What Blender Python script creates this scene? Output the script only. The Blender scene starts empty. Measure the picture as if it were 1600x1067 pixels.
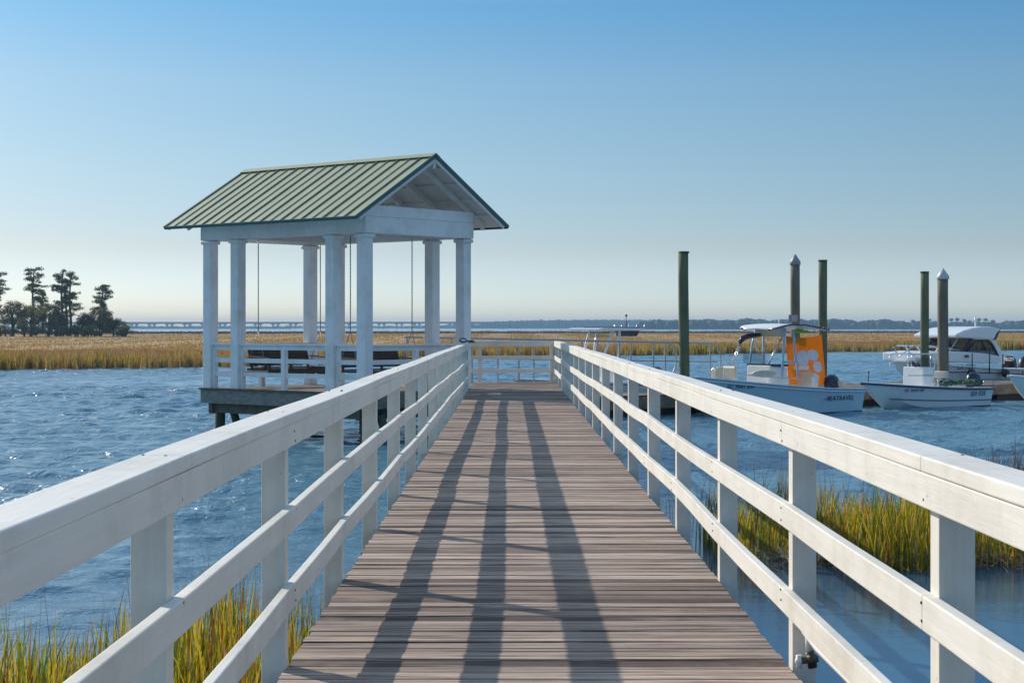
import bpy, math, random
import numpy as np
from mathutils import Vector, Matrix
R = math.radians
random.seed(7)
rng = np.random.default_rng(11)
scn = bpy.context.scene
COL = scn.collection

# ---------------------------------------------------------------- camera
EYE = 1.45
F = 2750.0            # focal length in photo pixels (1600 wide)
VX, VY = 797.0, 511.0  # vanishing point of the boardwalk
WATER = -1.13
cam_d = bpy.data.cameras.new("camera")
cam = bpy.data.objects.new("camera", cam_d)
COL.objects.link(cam)
cam.location = (0, 0, EYE)
cam.rotation_euler = (R(90), 0, 0)
cam_d.sensor_width = 36
cam_d.lens = 36 * F / 1600
cam_d.shift_x = (800 - VX) / 1600
cam_d.shift_y = -(533.5 - VY) / 1600
cam_d.clip_start = 0.05
cam_d.clip_end = 12000
scn.camera = cam

# ---------------------------------------------------------------- sky, sun, exposure
SUN_EL = R(29.5)
SUN_AZ = R(-46.0)      # measured from +Y, clockwise positive
world = bpy.data.worlds.new("World")
scn.world = world
world.use_nodes = True
nt = world.node_tree
nt.nodes.clear()
sky = nt.nodes.new('ShaderNodeTexSky')
sky.sky_type = 'NISHITA'
sky.sun_disc = False
sky.sun_elevation = SUN_EL
sky.sun_rotation = SUN_AZ
sky.altitude = 0
sky.air_density = 1.0
sky.dust_density = 0.6
sky.ozone_density = 2.5
tc = nt.nodes.new('ShaderNodeTexCoord')
mp = nt.nodes.new('ShaderNodeMapping')
mp.vector_type = 'POINT'
mp.inputs['Scale'].default_value = (1, 1, 2.3)
hs = nt.nodes.new('ShaderNodeHueSaturation')
hs.inputs['Saturation'].default_value = 1.12
bg = nt.nodes.new('ShaderNodeBackground')
bg.inputs['Strength'].default_value = 0.15
wo = nt.nodes.new('ShaderNodeOutputWorld')
nt.links.new(tc.outputs['Generated'], mp.inputs['Vector'])
nt.links.new(mp.outputs['Vector'], sky.inputs['Vector'])
nt.links.new(sky.outputs['Color'], hs.inputs['Color'])
# brightness and tint of the sky by elevation (pale haze low down, blue above, unseen overhead boosted as fill light)
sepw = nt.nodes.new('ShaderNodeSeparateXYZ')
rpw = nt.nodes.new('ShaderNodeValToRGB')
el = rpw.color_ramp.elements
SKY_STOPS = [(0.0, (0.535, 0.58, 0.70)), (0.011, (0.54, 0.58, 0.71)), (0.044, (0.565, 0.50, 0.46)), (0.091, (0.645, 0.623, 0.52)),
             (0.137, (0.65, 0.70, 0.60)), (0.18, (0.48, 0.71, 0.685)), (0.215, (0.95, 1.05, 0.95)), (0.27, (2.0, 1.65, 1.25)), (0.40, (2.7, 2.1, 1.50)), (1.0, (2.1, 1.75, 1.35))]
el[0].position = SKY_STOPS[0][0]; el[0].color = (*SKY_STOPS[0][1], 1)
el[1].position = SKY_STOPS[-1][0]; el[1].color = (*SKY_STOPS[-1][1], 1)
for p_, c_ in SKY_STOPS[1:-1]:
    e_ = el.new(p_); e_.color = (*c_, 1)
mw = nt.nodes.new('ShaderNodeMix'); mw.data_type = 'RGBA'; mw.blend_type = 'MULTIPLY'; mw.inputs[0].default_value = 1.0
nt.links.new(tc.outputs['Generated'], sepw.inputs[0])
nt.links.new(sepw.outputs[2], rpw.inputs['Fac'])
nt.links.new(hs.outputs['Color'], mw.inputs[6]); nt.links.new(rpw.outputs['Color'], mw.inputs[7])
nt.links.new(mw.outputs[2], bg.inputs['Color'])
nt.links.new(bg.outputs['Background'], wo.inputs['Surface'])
sun_d = bpy.data.lights.new("sun", 'SUN')
sun_d.energy = 3.5
sun_d.angle = R(0.5)
sun_d.color = (1.0, 0.92, 0.80)
sun = bpy.data.objects.new("sun", sun_d)
COL.objects.link(sun)
sv = Vector((math.sin(SUN_AZ) * math.cos(SUN_EL), math.cos(SUN_AZ) * math.cos(SUN_EL), math.sin(SUN_EL)))
sun.rotation_euler = sv.to_track_quat('Z', 'Y').to_euler()
sun.location = (-30, 20, 40)
vs = scn.view_settings
scn.display_settings.display_device = 'sRGB'
vs.view_transform = 'Standard'
vs.look = 'None'
vs.exposure = 0.40
vs.gamma = 1.0

# ---------------------------------------------------------------- helpers
def W(px, py, y):
    return Vector(((px - VX) / F * y, y, EYE - (py - VY) / F * y))

def tag(o, label=None, cat=None, group=None, kind=None):
    if label: o['label'] = label
    if cat: o['category'] = cat
    if group: o['group'] = group
    if kind: o['kind'] = kind
    return o

def thing(name, label, cat, loc=(0, 0, 0), rotz=0.0, group=None):
    o = bpy.data.objects.new(name, None)
    o.empty_display_size = 0.2
    COL.objects.link(o)
    o.location = loc
    o.rotation_euler = (0, 0, rotz)
    return tag(o, label, cat, group)

class MB:
    def __init__(s):
        s.v = []; s.f = []; s.smooth = []
    def raw(s, verts, faces, smooth=False):
        n = len(s.v)
        s.v += [tuple(p) for p in verts]
        s.f += [tuple(i + n for i in q) for q in faces]
        s.smooth += [smooth] * len(faces)
        return s
    def box(s, c, d, rotz=0.0):
        cx, cy, cz = c; dx, dy, dz = d[0] / 2, d[1] / 2, d[2] / 2
        co, si = math.cos(rotz), math.sin(rotz)
        vs_ = []
        for z in (-dz, dz):
            for x, y in ((-dx, -dy), (dx, -dy), (dx, dy), (-dx, dy)):
                vs_.append((cx + x * co - y * si, cy + x * si + y * co, cz + z))
        return s.raw(vs_, [(3, 2, 1, 0), (4, 5, 6, 7), (0, 1, 5, 4), (1, 2, 6, 5), (2, 3, 7, 6), (3, 0, 4, 7)])
    def span(s, a, b):
        a = Vector(a); b = Vector(b)
        return s.box((a + b) / 2, [abs(q) for q in (b - a)])
    def beam(s, p0, p1, w, h, up=(0, 0, 1)):
        p0 = Vector(p0); p1 = Vector(p1)
        d = (p1 - p0).normalized(); up = Vector(up)
        sd = d.cross(up).normalized(); u = sd.cross(d).normalized()
        vs_ = []
        for p in (p0, p1):
            for a, b in ((-1, -1), (1, -1), (1, 1), (-1, 1)):
                vs_.append(p + sd * a * w / 2 + u * b * h / 2)
        return s.raw(vs_, [(3, 2, 1, 0), (4, 5, 6, 7), (0, 1, 5, 4), (1, 2, 6, 5), (2, 3, 7, 6), (3, 0, 4, 7)])
    def sweep(s, pts, w, h):
        """rectangular profile (w sideways, h up, centred) along a mostly level path"""
        pts = [Vector(p) for p in pts]
        n = len(pts); vs_ = []
        for i, p in enumerate(pts):
            d = (pts[min(i + 1, n - 1)] - pts[max(i - 1, 0)])
            sd = Vector((d.y, -d.x, 0)).normalized()
            for a, b in ((-1, -1), (1, -1), (1, 1), (-1, 1)):
                vs_.append(p + sd * a * w / 2 + Vector((0, 0, b * h / 2)))
        fs = [(3, 2, 1, 0)]
        for i in range(n - 1):
            for k in range(4):
                a = i * 4 + k; b = i * 4 + (k + 1) % 4
                fs.append((a, b, b + 4, a + 4))
        m = (n - 1) * 4
        fs.append((m, m + 1, m + 2, m + 3))
        return s.raw(vs_, fs)
    def tube(s, pts, r, n=8, caps=True):
        pts = [Vector(p) for p in pts]
        rs = r if isinstance(r, (list, tuple)) else [r] * len(pts)
        m = len(pts); vs_ = []; ref = None
        for i, p in enumerate(pts):
            d = (pts[min(i + 1, m - 1)] - pts[max(i - 1, 0)]).normalized()
            if ref is None:
                ref = Vector((0, 0, 1)) if abs(d.z) < 0.9 else Vector((1, 0, 0))
            a = d.cross(ref).normalized(); b = d.cross(a).normalized(); ref = -b if False else a.cross(d)
            for k in range(n):
                t = 2 * math.pi * k / n
                vs_.append(p + a * math.cos(t) * rs[i] + b * math.sin(t) * rs[i])
        fs = []
        for i in range(m - 1):
            for k in range(n):
                k2 = (k + 1) % n
                fs.append((i * n + k, (i + 1) * n + k, (i + 1) * n + k2, i * n + k2))
        s.raw(vs_, fs, True)
        if caps:
            b0 = len(s.v) - m * n
            s.f.append(tuple(b0 + k for k in range(n))); s.smooth.append(False)
            s.f.append(tuple(b0 + (m - 1) * n + k for k in reversed(range(n)))); s.smooth.append(False)
        return s
    def prism(s, poly, vec):
        """closed planar outline extruded by vec"""
        vec = Vector(vec); n = len(poly)
        vs_ = [Vector(p) for p in poly] + [Vector(p) + vec for p in poly]
        fs = [tuple(reversed(range(n))), tuple(range(n, 2 * n))]
        for k in range(n):
            k2 = (k + 1) % n
            fs.append((k, k2, n + k2, n + k))
        return s.raw(vs_, fs)
    def ball(s, c, r, n=10, m=7, sc=(1, 1, 1)):
        vs_ = []; fs = []
        for i in range(m + 1):
            th = math.pi * i / m
            for k in range(n):
                ph = 2 * math.pi * k / n
                vs_.append((c[0] + r * sc[0] * math.sin(th) * math.cos(ph), c[1] + r * sc[1] * math.sin(th) * math.sin(ph), c[2] + r * sc[2] * math.cos(th)))
        for i in range(m):
            for k in range(n):
                k2 = (k + 1) % n
                fs.append((i * n + k, (i + 1) * n + k, (i + 1) * n + k2, i * n + k2))
        return s.raw(vs_, fs, True)
    def build(s, name, mat, parent=None, world=False, bevel=0, label=None):
        me = bpy.data.meshes.new(name)
        off = Vector((0, 0, 0))
        if world and parent is not None:
            r = parent
            while r.parent: r = r.parent
            off = Vector(r.location)
        me.from_pydata([tuple(Vector(p) - off) for p in s.v], [], s.f)
        me.polygons.foreach_set('use_smooth', s.smooth)
        me.validate()
        me.update()
        o = bpy.data.objects.new(name, me)
        COL.objects.link(o)
        if mat: me.materials.append(mat)
        if parent is not None: o.parent = parent
        if bevel:
            b = o.modifiers.new('bevel', 'BEVEL'); b.width = bevel; b.segments = 2; b.limit_method = 'ANGLE'; b.angle_limit = R(40)
        if label: o['label'] = label
        return o

def np_mesh(name, verts, faces, mat, parent=None):
    """faces: (n,3) or (n,4) int array"""
    me = bpy.data.meshes.new(name)
    verts = np.asarray(verts, dtype=np.float32); faces = np.asarray(faces, dtype=np.int32)
    k = faces.shape[1]
    me.vertices.add(len(verts)); me.vertices.foreach_set('co', verts.ravel())
    me.loops.add(faces.size); me.loops.foreach_set('vertex_index', faces.ravel())
    me.polygons.add(len(faces))
    me.polygons.foreach_set('loop_start', np.arange(0, faces.size, k, dtype=np.int32))
    me.update(calc_edges=True)
    me.materials.append(mat)
    o = bpy.data.objects.new(name, me)
    COL.objects.link(o)
    if parent is not None: o.parent = parent
    return o

# ---------------------------------------------------------------- materials
def new_mat(name):
    m = bpy.data.materials.new(name); m.use_nodes = True
    n = m.node_tree; b = n.nodes['Principled BSDF']
    return m, n, b

def noise(n, scale, detail=4, rough=0.6, vec=None, dist=0.0):
    t = n.nodes.new('ShaderNodeTexNoise')
    t.inputs['Scale'].default_value = scale; t.inputs['Detail'].default_value = detail
    t.inputs['Roughness'].default_value = rough; t.inputs['Distortion'].default_value = dist
    if vec is not None: n.links.new(vec, t.inputs['Vector'])
    return t.outputs['Fac']

def coords(n, scale=(1, 1, 1), kind='Object', rot=(0, 0, 0)):
    c = n.nodes.new('ShaderNodeTexCoord'); m = n.nodes.new('ShaderNodeMapping')
    m.inputs['Scale'].default_value = scale
    m.inputs['Rotation'].default_value = rot
    n.links.new(c.outputs[kind], m.inputs['Vector'])
    return m.outputs['Vector']

def ramp(n, fac, stops, interp='LINEAR'):
    r = n.nodes.new('ShaderNodeValToRGB'); r.color_ramp.interpolation = interp
    e = r.color_ramp.elements
    while len(e) > 1: e.remove(e[-1])
    e[0].position = stops[0][0]; e[0].color = (*stops[0][1], 1)
    for p, c in stops[1:]:
        x = e.new(p); x.color = (*c, 1)
    n.links.new(fac, r.inputs['Fac'])
    return r.outputs['Color']

def mixc(n, a, b, fac, mode='MIX'):
    x = n.nodes.new('ShaderNodeMix'); x.data_type = 'RGBA'; x.blend_type = mode
    for sock, val in ((x.inputs[0], fac), (x.inputs[6], a), (x.inputs[7], b)):
        if hasattr(val, 'links') or hasattr(val, 'is_linked'): n.links.new(val, sock)
        elif isinstance(val, tuple): sock.default_value = (*val, 1)
        else: sock.default_value = val
    return x.outputs[2]

def math_n(n, op, a, b=None, c=None, clamp=False):
    x = n.nodes.new('ShaderNodeMath'); x.operation = op; x.use_clamp = clamp
    for i, v in enumerate((a, b, c)):
        if v is None: continue
        if hasattr(v, 'is_linked'): n.links.new(v, x.inputs[i])
        else: x.inputs[i].default_value = v
    return x.outputs[0]

def bump(n, b, h, strength=0.3, dist=0.01):
    x = n.nodes.new('ShaderNodeBump'); x.inputs['Strength'].default_value = strength; x.inputs['Distance'].default_value = dist
    n.links.new(h, x.inputs['Height']); n.links.new(x.outputs['Normal'], b.inputs['Normal'])
    return x

def simple(name, col, rough=0.5, metal=0.0, var=0.12, scale=6.0, bumps=0.0, stretch=(1, 1, 1)):
    m, n, b = new_mat(name)
    v = coords(n, stretch)
    f = noise(n, scale, 5, 0.6, v)
    lo = tuple(max(0, c * (1 - var)) for c in col); hi = tuple(min(1, c * (1 + var)) for c in col)
    n.links.new(ramp(n, f, [(0.3, lo), (0.7, hi)]), b.inputs['Base Color'])
    b.inputs['Roughness'].default_value = rough; b.inputs['Metallic'].default_value = metal
    if bumps:
        bump(n, b, noise(n, scale * 6, 4, 0.6, v), bumps, 0.005)
    return m

def paint_mat(name, col, axis):
    """painted timber: brush marks and faint grain along axis, small dirt spots"""
    m, n, b = new_mat(name)
    st = [28, 28, 28]; st[axis] = 1.3
    g = noise(n, 1.0, 5, 0.65, coords(n, tuple(st)))
    d = noise(n, 1.6, 6, 0.7, coords(n))
    sp = noise(n, 22.0, 2, 0.5, coords(n))
    lo = tuple(c * 0.90 for c in col)
    c1 = ramp(n, g, [(0.25, lo), (0.6, col)])
    c2 = mixc(n, c1, tuple(c * k for c, k in zip(col, (0.70, 0.68, 0.62))), ramp(n, d, [(0.46, (0, 0, 0)), (0.74, (0.8, 0.8, 0.8))]))
    c3 = mixc(n, c2, (0.16, 0.15, 0.12), ramp(n, sp, [(0.725, (0, 0, 0)), (0.78, (0.6, 0.6, 0.6))]))
    n.links.new(c3, b.inputs['Base Color'])
    b.inputs['Roughness'].default_value = 0.5
    b.inputs['Specular IOR Level'].default_value = 0.35
    bump(n, b, g, 0.7, 0.003)
    return m

M = {}
M['paint_y'] = paint_mat('white_paint_lengthwise', (0.80, 0.765, 0.70), 1)
M['paint_x'] = paint_mat('white_paint_crosswise', (0.80, 0.765, 0.70), 0)
M['paint_z'] = paint_mat('white_paint_upright', (0.77, 0.735, 0.66), 2)
M['gaz_paint'] = paint_mat('gazebo_white_paint', (0.86, 0.85, 0.86), 2)
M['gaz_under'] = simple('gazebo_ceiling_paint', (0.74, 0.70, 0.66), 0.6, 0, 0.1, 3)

def deck_mat(name, dark, light, ax=0):
    m, n, b = new_mat(name)
    geo = n.nodes.new('ShaderNodeNewGeometry')
    rnd = geo.outputs['Random Per Island']
    base = ramp(n, rnd, [(0.0, (0.085, 0.052, 0.040)), (0.10, tuple(c * 0.8 for c in dark)), (0.26, tuple(a * .6 + c * .4 for a, c in zip(dark, light))), (0.5, tuple(a * .35 + c * .65 for a, c in zip(dark, light))), (0.8, light), (1.0, tuple(c * 1.12 for c in light))])
    sc = [85.0, 85.0, 85.0]; sc[ax] = 1.8
    sc2 = [30.0, 30.0, 30.0]; sc2[ax] = 0.55
    # every board gets its own piece of the grain pattern
    co = n.nodes.new('ShaderNodeTexCoord')
    add = n.nodes.new('ShaderNodeVectorMath'); add.operation = 'ADD'
    cmb = n.nodes.new('ShaderNodeCombineXYZ')
    mul = math_n(n, 'MULTIPLY', rnd, 37.0)
    n.links.new(mul, cmb.inputs[ax]); n.links.new(co.outputs['Object'], add.inputs[0]); n.links.new(cmb.outputs[0], add.inputs[1])
    mp1 = n.nodes.new('ShaderNodeMapping'); mp1.inputs['Scale'].default_value = sc; n.links.new(add.outputs[0], mp1.inputs['Vector'])
    mp2 = n.nodes.new('ShaderNodeMapping'); mp2.inputs['Scale'].default_value = sc2; n.links.new(add.outputs[0], mp2.inputs['Vector'])
    g1 = noise(n, 1.0, 6, 0.7, mp1.outputs[0])
    g2 = noise(n, 1.0, 5, 0.65, mp2.outputs[0], 0.6)
    blotch = noise(n, 1.3, 5, 0.65, coords(n, (1, 1, 1)))
    c1 = mixc(n, base, tuple(c * 0.40 for c in dark), ramp(n, g1, [(0.40, (0.9, 0.9, 0.9)), (0.54, (0, 0, 0))]))
    c2 = mixc(n, c1, tuple(c * 0.30 for c in dark), ramp(n, g2, [(0.38, (1, 1, 1)), (0.47, (0, 0, 0))]))
    c3 = mixc(n, c2, tuple(min(1, c * 1.35) for c in light), ramp(n, g2, [(0.55, (0, 0, 0)), (0.75, (0.55, 0.55, 0.55))]))
    c4 = mixc(n, c3, tuple(c * 0.62 for c in light), ramp(n, blotch, [(0.52, (0, 0, 0)), (0.72, (0.6, 0.6, 0.6))]))
    n.links.new(c4, b.inputs['Base Color'])
    b.inputs['Roughness'].default_value = 0.72
    b.inputs['Specular IOR Level'].default_value = 0.35
    h = math_n(n, 'ADD', math_n(n, 'MULTIPLY', g1, 0.5), g2)
    bump(n, b, h, 0.8, 0.006)
    return m
M['deck'] = deck_mat('weathered_deck_boards', (0.140, 0.085, 0.063), (0.60, 0.455, 0.36))
M['gaz_deck'] = deck_mat('gazebo_floor_boards', (0.22, 0.17, 0.14), (0.42, 0.35, 0.30))
M['rim'] = simple('grey_weathered_timber', (0.20, 0.20, 0.18), 0.8, 0, 0.35, 5, 0.4, (1, 1, 4))
M['under'] = simple('dark_treated_timber', (0.10, 0.095, 0.075), 0.85, 0, 0.3, 5, 0.4)
M['dock_deck'] = deck_mat('dock_boards', (0.20, 0.16, 0.135), (0.40, 0.33, 0.29), 1)
M['dock_side'] = simple('dock_side_timber', (0.20, 0.15, 0.11), 0.85, 0, 0.4, 3, 0.3)
M['float'] = simple('black_float', (0.015, 0.015, 0.016), 0.6)

def pile_mat(name, a, b_, c):
    m, n, b = new_mat(name)
    f = noise(n, 1.0, 6, 0.7, coords(n, (9, 9, 0.8)))
    f2 = noise(n, 1.4, 5, 0.6, coords(n, (2, 2, 1)))
    col = mixc(n, ramp(n, f, [(0.3, a), (0.6, b_)]), c, ramp(n, f2, [(0.45, (0, 0, 0)), (0.7, (0.8, 0.8, 0.8))]))
    n.links.new(col, b.inputs['Base Color']); b.inputs['Roughness'].default_value = 0.85
    bump(n, b, f, 0.6, 0.01)
    return m
M['pile_green'] = pile_mat('green_treated_pile', (0.055, 0.075, 0.045), (0.12, 0.15, 0.075), (0.17, 0.15, 0.10))
M['pile_brown'] = pile_mat('brown_weathered_pile', (0.10, 0.085, 0.065), (0.20, 0.165, 0.13), (0.13, 0.14, 0.08))
M['pile_teal'] = pile_mat('dark_wet_pile', (0.035, 0.06, 0.05), (0.08, 0.12, 0.10), (0.05, 0.06, 0.04))
M['cap_metal'] = simple('grey_pile_cap', (0.26, 0.28, 0.31), 0.5)
M['cap_white'] = simple('white_pile_cap', (0.50, 0.52, 0.56), 0.4)
M['alu'] = simple('brushed_aluminium', (0.42, 0.43, 0.45), 0.45, 0.5, 0.08, 20)
M['steel'] = simple('polished_tube', (0.70, 0.72, 0.75), 0.22, 0.9, 0.05)
M['gel_white'] = simple('white_gelcoat', (0.78, 0.79, 0.80), 0.18, 0, 0.03)
M['gel_blue'] = simple('pale_blue_gelcoat', (0.46, 0.64, 0.72), 0.15, 0, 0.04)
M['gel_cream'] = simple('cream_liner', (0.70, 0.65, 0.57), 0.4, 0, 0.06)
M['vinyl'] = simple('cream_vinyl', (0.62, 0.56, 0.47), 0.5, 0, 0.06)
M['vinyl_dark'] = simple('tan_canvas', (0.45, 0.39, 0.31), 0.8, 0, 0.1)
M['black'] = simple('black_rubber', (0.015, 0.015, 0.02), 0.45)
M['navy'] = simple('navy_cowl', (0.012, 0.02, 0.06), 0.25)
M['navy_stripe'] = simple('navy_stripe', (0.02, 0.05, 0.12), 0.3)
M['teal_stripe'] = simple('teal_stripe', (0.03, 0.12, 0.18), 0.3)
M['blue_tube'] = simple('pale_blue_painted_tube', (0.36, 0.56, 0.74), 0.35, 0.0)
M['orange'] = None
M['white_print'] = simple('white_print', (0.72, 0.74, 0.80), 0.8, 0, 0.04)
M['green_bag'] = simple('lime_green_fabric', (0.22, 0.50, 0.03), 0.7, 0, 0.2)
M['net_green'] = simple('dark_green_canvas', (0.03, 0.10, 0.06), 0.9, 0, 0.7, 14)
M['gear'] = simple('mixed_rope', (0.30, 0.26, 0.19), 0.9, 0, 0.6, 14)
M['dark_wood'] = simple('dark_swing_wood', (0.035, 0.022, 0.018), 0.55, 0, 0.3, 8, 0.2, (1, 6, 1))
M['swing_arm'] = simple('sunlit_arm_wood', (0.20, 0.15, 0.115), 0.6, 0, 0.2, 8)  # lighter than the seat wood: sunlight on the arms put into the colour
M['chain'] = simple('galvanised_chain', (0.30, 0.30, 0.31), 0.5, 0.6)
M['pvc'] = simple('white_pvc', (0.78, 0.77, 0.73), 0.35, 0, 0.05)
M['rope'] = simple('pale_rope', (0.55, 0.50, 0.42), 0.9)
M['brass'] = simple('old_brass', (0.10, 0.085, 0.06), 0.5, 0.4)
M['roof'] = None

def roof_mat():
    m, n, b = new_mat('green_standing_seam_metal')
    f = noise(n, 1.6, 5, 0.6, coords(n, (0.5, 2, 1)))
    n.links.new(ramp(n, f, [(0.3, (0.34, 0.365, 0.235)), (0.7, (0.43, 0.435, 0.28))]), b.inputs['Base Color'])
    b.inputs['Roughness'].default_value = 0.42
    b.inputs['Metallic'].default_value = 0.0
    return m
M['roof'] = roof_mat()
M['seam'] = simple('shade_dark_seam', (0.12, 0.16, 0.11), 0.5, 0, 0.2)  # dark tone stands for the shaded sides of the ribs
M['roof_trim'] = simple('dark_green_trim', (0.035, 0.11, 0.115), 0.4, 0, 0.1)

def glass_mat(mixv=0.35, tc_=(0.55, 0.58, 0.6, 1)):
    m, n, b = new_mat('tinted_glass')
    b.inputs['Base Color'].default_value = (0.05, 0.06, 0.07, 1)
    b.inputs['Roughness'].default_value = 0.05
    tr = n.nodes.new('ShaderNodeBsdfTransparent'); tr.inputs['Color'].default_value = tc_
    mx = n.nodes.new('ShaderNodeMixShader'); mx.inputs[0].default_value = mixv
    out = n.nodes['Material Output']
    n.links.new(tr.outputs[0], mx.inputs[1]); n.links.new(b.outputs[0], mx.inputs[2]); n.links.new(mx.outputs[0], out.inputs['Surface'])
    return m
M['glass'] = glass_mat()
M['clear_glass'] = glass_mat(0.12, (0.85, 0.88, 0.9, 1))

def water_mat():
    m, n, b = new_mat('tidal_water')
    co = n.nodes.new('ShaderNodeTexCoord'); o = co.outputs['Object']
    sep = n.nodes.new('ShaderNodeSeparateXYZ'); n.links.new(o, sep.inputs[0])
    def mapped(sc, rz):
        mpx = n.nodes.new('ShaderNodeMapping'); mpx.inputs['Scale'].default_value = sc; mpx.inputs['Rotation'].default_value = (0, 0, rz)
        n.links.new(o, mpx.inputs['Vector']); return mpx.outputs[0]
    n1 = noise(n, 1.0, 5, 0.62, mapped((2.6, 2.2, 1), R(12)), 0.4)
    n2 = noise(n, 1.0, 3, 0.55, mapped((0.42, 0.38, 1), R(-12)), 0.3)
    n3 = noise(n, 1.0, 2, 0.5, mapped((5.0, 5.0, 1), R(18)), 0.2)
    h = math_n(n, 'ADD', math_n(n, 'MULTIPLY', n1, 0.16), math_n(n, 'MULTIPLY', n3, 0.040))
    # sheltered water: lee of the reed bed on the right and, less, beside the bank on the left
    r1 = n.nodes.new('ShaderNodeMapRange'); r1.interpolation_type = 'SMOOTHSTEP'
    r1.inputs[1].default_value = 20.5; r1.inputs[2].default_value = 28.0; r1.inputs[3].default_value = 0.05; r1.inputs[4].default_value = 1.0
    n.links.new(sep.outputs[1], r1.inputs[0])
    r2 = n.nodes.new('ShaderNodeMapRange'); r2.interpolation_type = 'SMOOTHSTEP'
    r2.inputs[1].default_value = 9.0; r2.inputs[2].default_value = 30.0; r2.inputs[3].default_value = 0.30; r2.inputs[4].default_value = 1.0
    n.links.new(sep.outputs[1], r2.inputs[0])
    r3 = n.nodes.new('ShaderNodeMapRange'); r3.interpolation_type = 'SMOOTHSTEP'
    r3.inputs[1].default_value = -0.8; r3.inputs[2].default_value = 1.2; r3.inputs[3].default_value = 0.0; r3.inputs[4].default_value = 1.0
    n.links.new(sep.outputs[0], r3.inputs[0])
    mask = math_n(n, 'ADD', math_n(n, 'MULTIPLY', r1.outputs[0], r3.outputs[0]), math_n(n, 'MULTIPLY', r2.outputs[0], math_n(n, 'SUBTRACT', 1.0, r3.outputs[0])))
    patch = n.nodes.new('ShaderNodeMapRange')
    patch.inputs[1].default_value = 0.35; patch.inputs[2].default_value = 0.65; patch.inputs[3].default_value = 0.40; patch.inputs[4].default_value = 1.25
    n.links.new(noise(n, 1.0, 3, 0.5, mapped((0.05, 0.14, 1), R(-6))), patch.inputs[0])
    hh = math_n(n, 'MULTIPLY', h, math_n(n, 'MULTIPLY', mask, patch.outputs[0]))
    n.links.new(mixc(n, (0.030, 0.095, 0.165), (0.085, 0.215, 0.30), mask), b.inputs['Base Color'])
    b.inputs['Roughness'].default_value = 0.13
    b.inputs['IOR'].default_value = 1.33
    x = bump(n, b, hh, 1.0, 1.0)
    return m
M['water'] = water_mat()

def grass_mat(name, stops, transl=0.35, patch=None):
    m, n, b = new_mat(name)
    geo = n.nodes.new('ShaderNodeNewGeometry')
    c = ramp(n, geo.outputs['Random Per Island'], stops)
    if patch:
        f = noise(n, patch[0], 4, 0.6, coords(n, (1, 1, 0)))
        c = mixc(n, c, patch[1], ramp(n, f, [(0.42, (0, 0, 0)), (0.62, (patch[2],) * 3)]))
    n.links.new(c, b.inputs['Base Color']); b.inputs['Roughness'].default_value = 0.6
    b.inputs['Specular IOR Level'].default_value = 0.08
    t = n.nodes.new('ShaderNodeBsdfTranslucent'); n.links.new(c, t.inputs['Color'])
    mx = n.nodes.new('ShaderNodeMixShader'); mx.inputs[0].default_value = transl
    out = n.nodes['Material Output']
    n.links.new(b.outputs[0], mx.inputs[1]); n.links.new(t.outputs[0], mx.inputs[2]); n.links.new(mx.outputs[0], out.inputs['Surface'])
    return m
M['reed'] = grass_mat('green_gold_cordgrass', [(0, (0.07, 0.13, 0.015)), (0.25, (0.20, 0.27, 0.02)), (0.5, (0.46, 0.42, 0.03)), (0.72, (0.72, 0.46, 0.03)), (0.86, (0.50, 0.19, 0.02)), (0.94, (0.22, 0.12, 0.05)), (1, (0.70, 0.58, 0.30))], 0.45)
M['stem'] = grass_mat('dry_dark_stems', [(0, (0.09, 0.05, 0.03)), (0.6, (0.22, 0.11, 0.05)), (1, (0.35, 0.22, 0.10))], 0.2)
M['litter'] = grass_mat('dead_straw', [(0, (0.16, 0.11, 0.08)), (0.5, (0.32, 0.25, 0.18)), (1, (0.55, 0.48, 0.36))], 0.1)
M['fringe'] = grass_mat('bank_cordgrass', [(0, (0.05, 0.055, 0.02)), (0.25, (0.14, 0.15, 0.03)), (0.45, (0.38, 0.33, 0.06)), (0.7, (0.66, 0.48, 0.09)), (0.88, (0.52, 0.26, 0.05)), (1, (0.78, 0.64, 0.34))], 0.35, (0.09, (0.40, 0.23, 0.09), 0.8))
M['mid_marsh'] = grass_mat('brown_marsh_grass', [(0, (0.20, 0.11, 0.065)), (0.5, (0.36, 0.21, 0.115)), (1, (0.52, 0.33, 0.16))], 0.35, (0.035, (0.58, 0.39, 0.13), 0.7))
M['far_marsh'] = grass_mat('golden_marsh_grass', [(0, (0.44, 0.23, 0.055)), (0.5, (0.53, 0.30, 0.075)), (1, (0.62, 0.38, 0.10))], 0.2, (0.012, (0.46, 0.36, 0.10), 0.6))
M['end_marsh'] = grass_mat('dark_brown_marsh', [(0, (0.11, 0.055, 0.035)), (1, (0.20, 0.10, 0.06))], 0.2)
M['mud'] = simple('marsh_mud', (0.085, 0.065, 0.05), 0.7, 0, 0.3, 1.2, 0.3)
M['understory'] = simple('marsh_thatch', (0.34, 0.22, 0.09), 0.95, 0, 0.35, 0.25, 0.3)
M['bark'] = simple('pine_bark', (0.075, 0.055, 0.045), 0.9, 0, 0.3, 2)
M['pine'] = grass_mat('pine_needles', [(0, (0.04, 0.07, 0.03)), (0.5, (0.09, 0.13, 0.05)), (1, (0.17, 0.20, 0.08))], 0.45)
M['oak'] = grass_mat('oak_leaves', [(0, (0.05, 0.075, 0.035)), (0.5, (0.16, 0.17, 0.07)), (0.85, (0.30, 0.27, 0.11)), (1, (0.40, 0.34, 0.17))], 0.45)
M['woods'] = grass_mat('far_forest', [(0, (0.015, 0.03, 0.02)), (1, (0.04, 0.06, 0.035))], 0.1)
M['concrete'] = simple('bridge_concrete', (0.20, 0.21, 0.22), 0.8, 0, 0.06)

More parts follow.
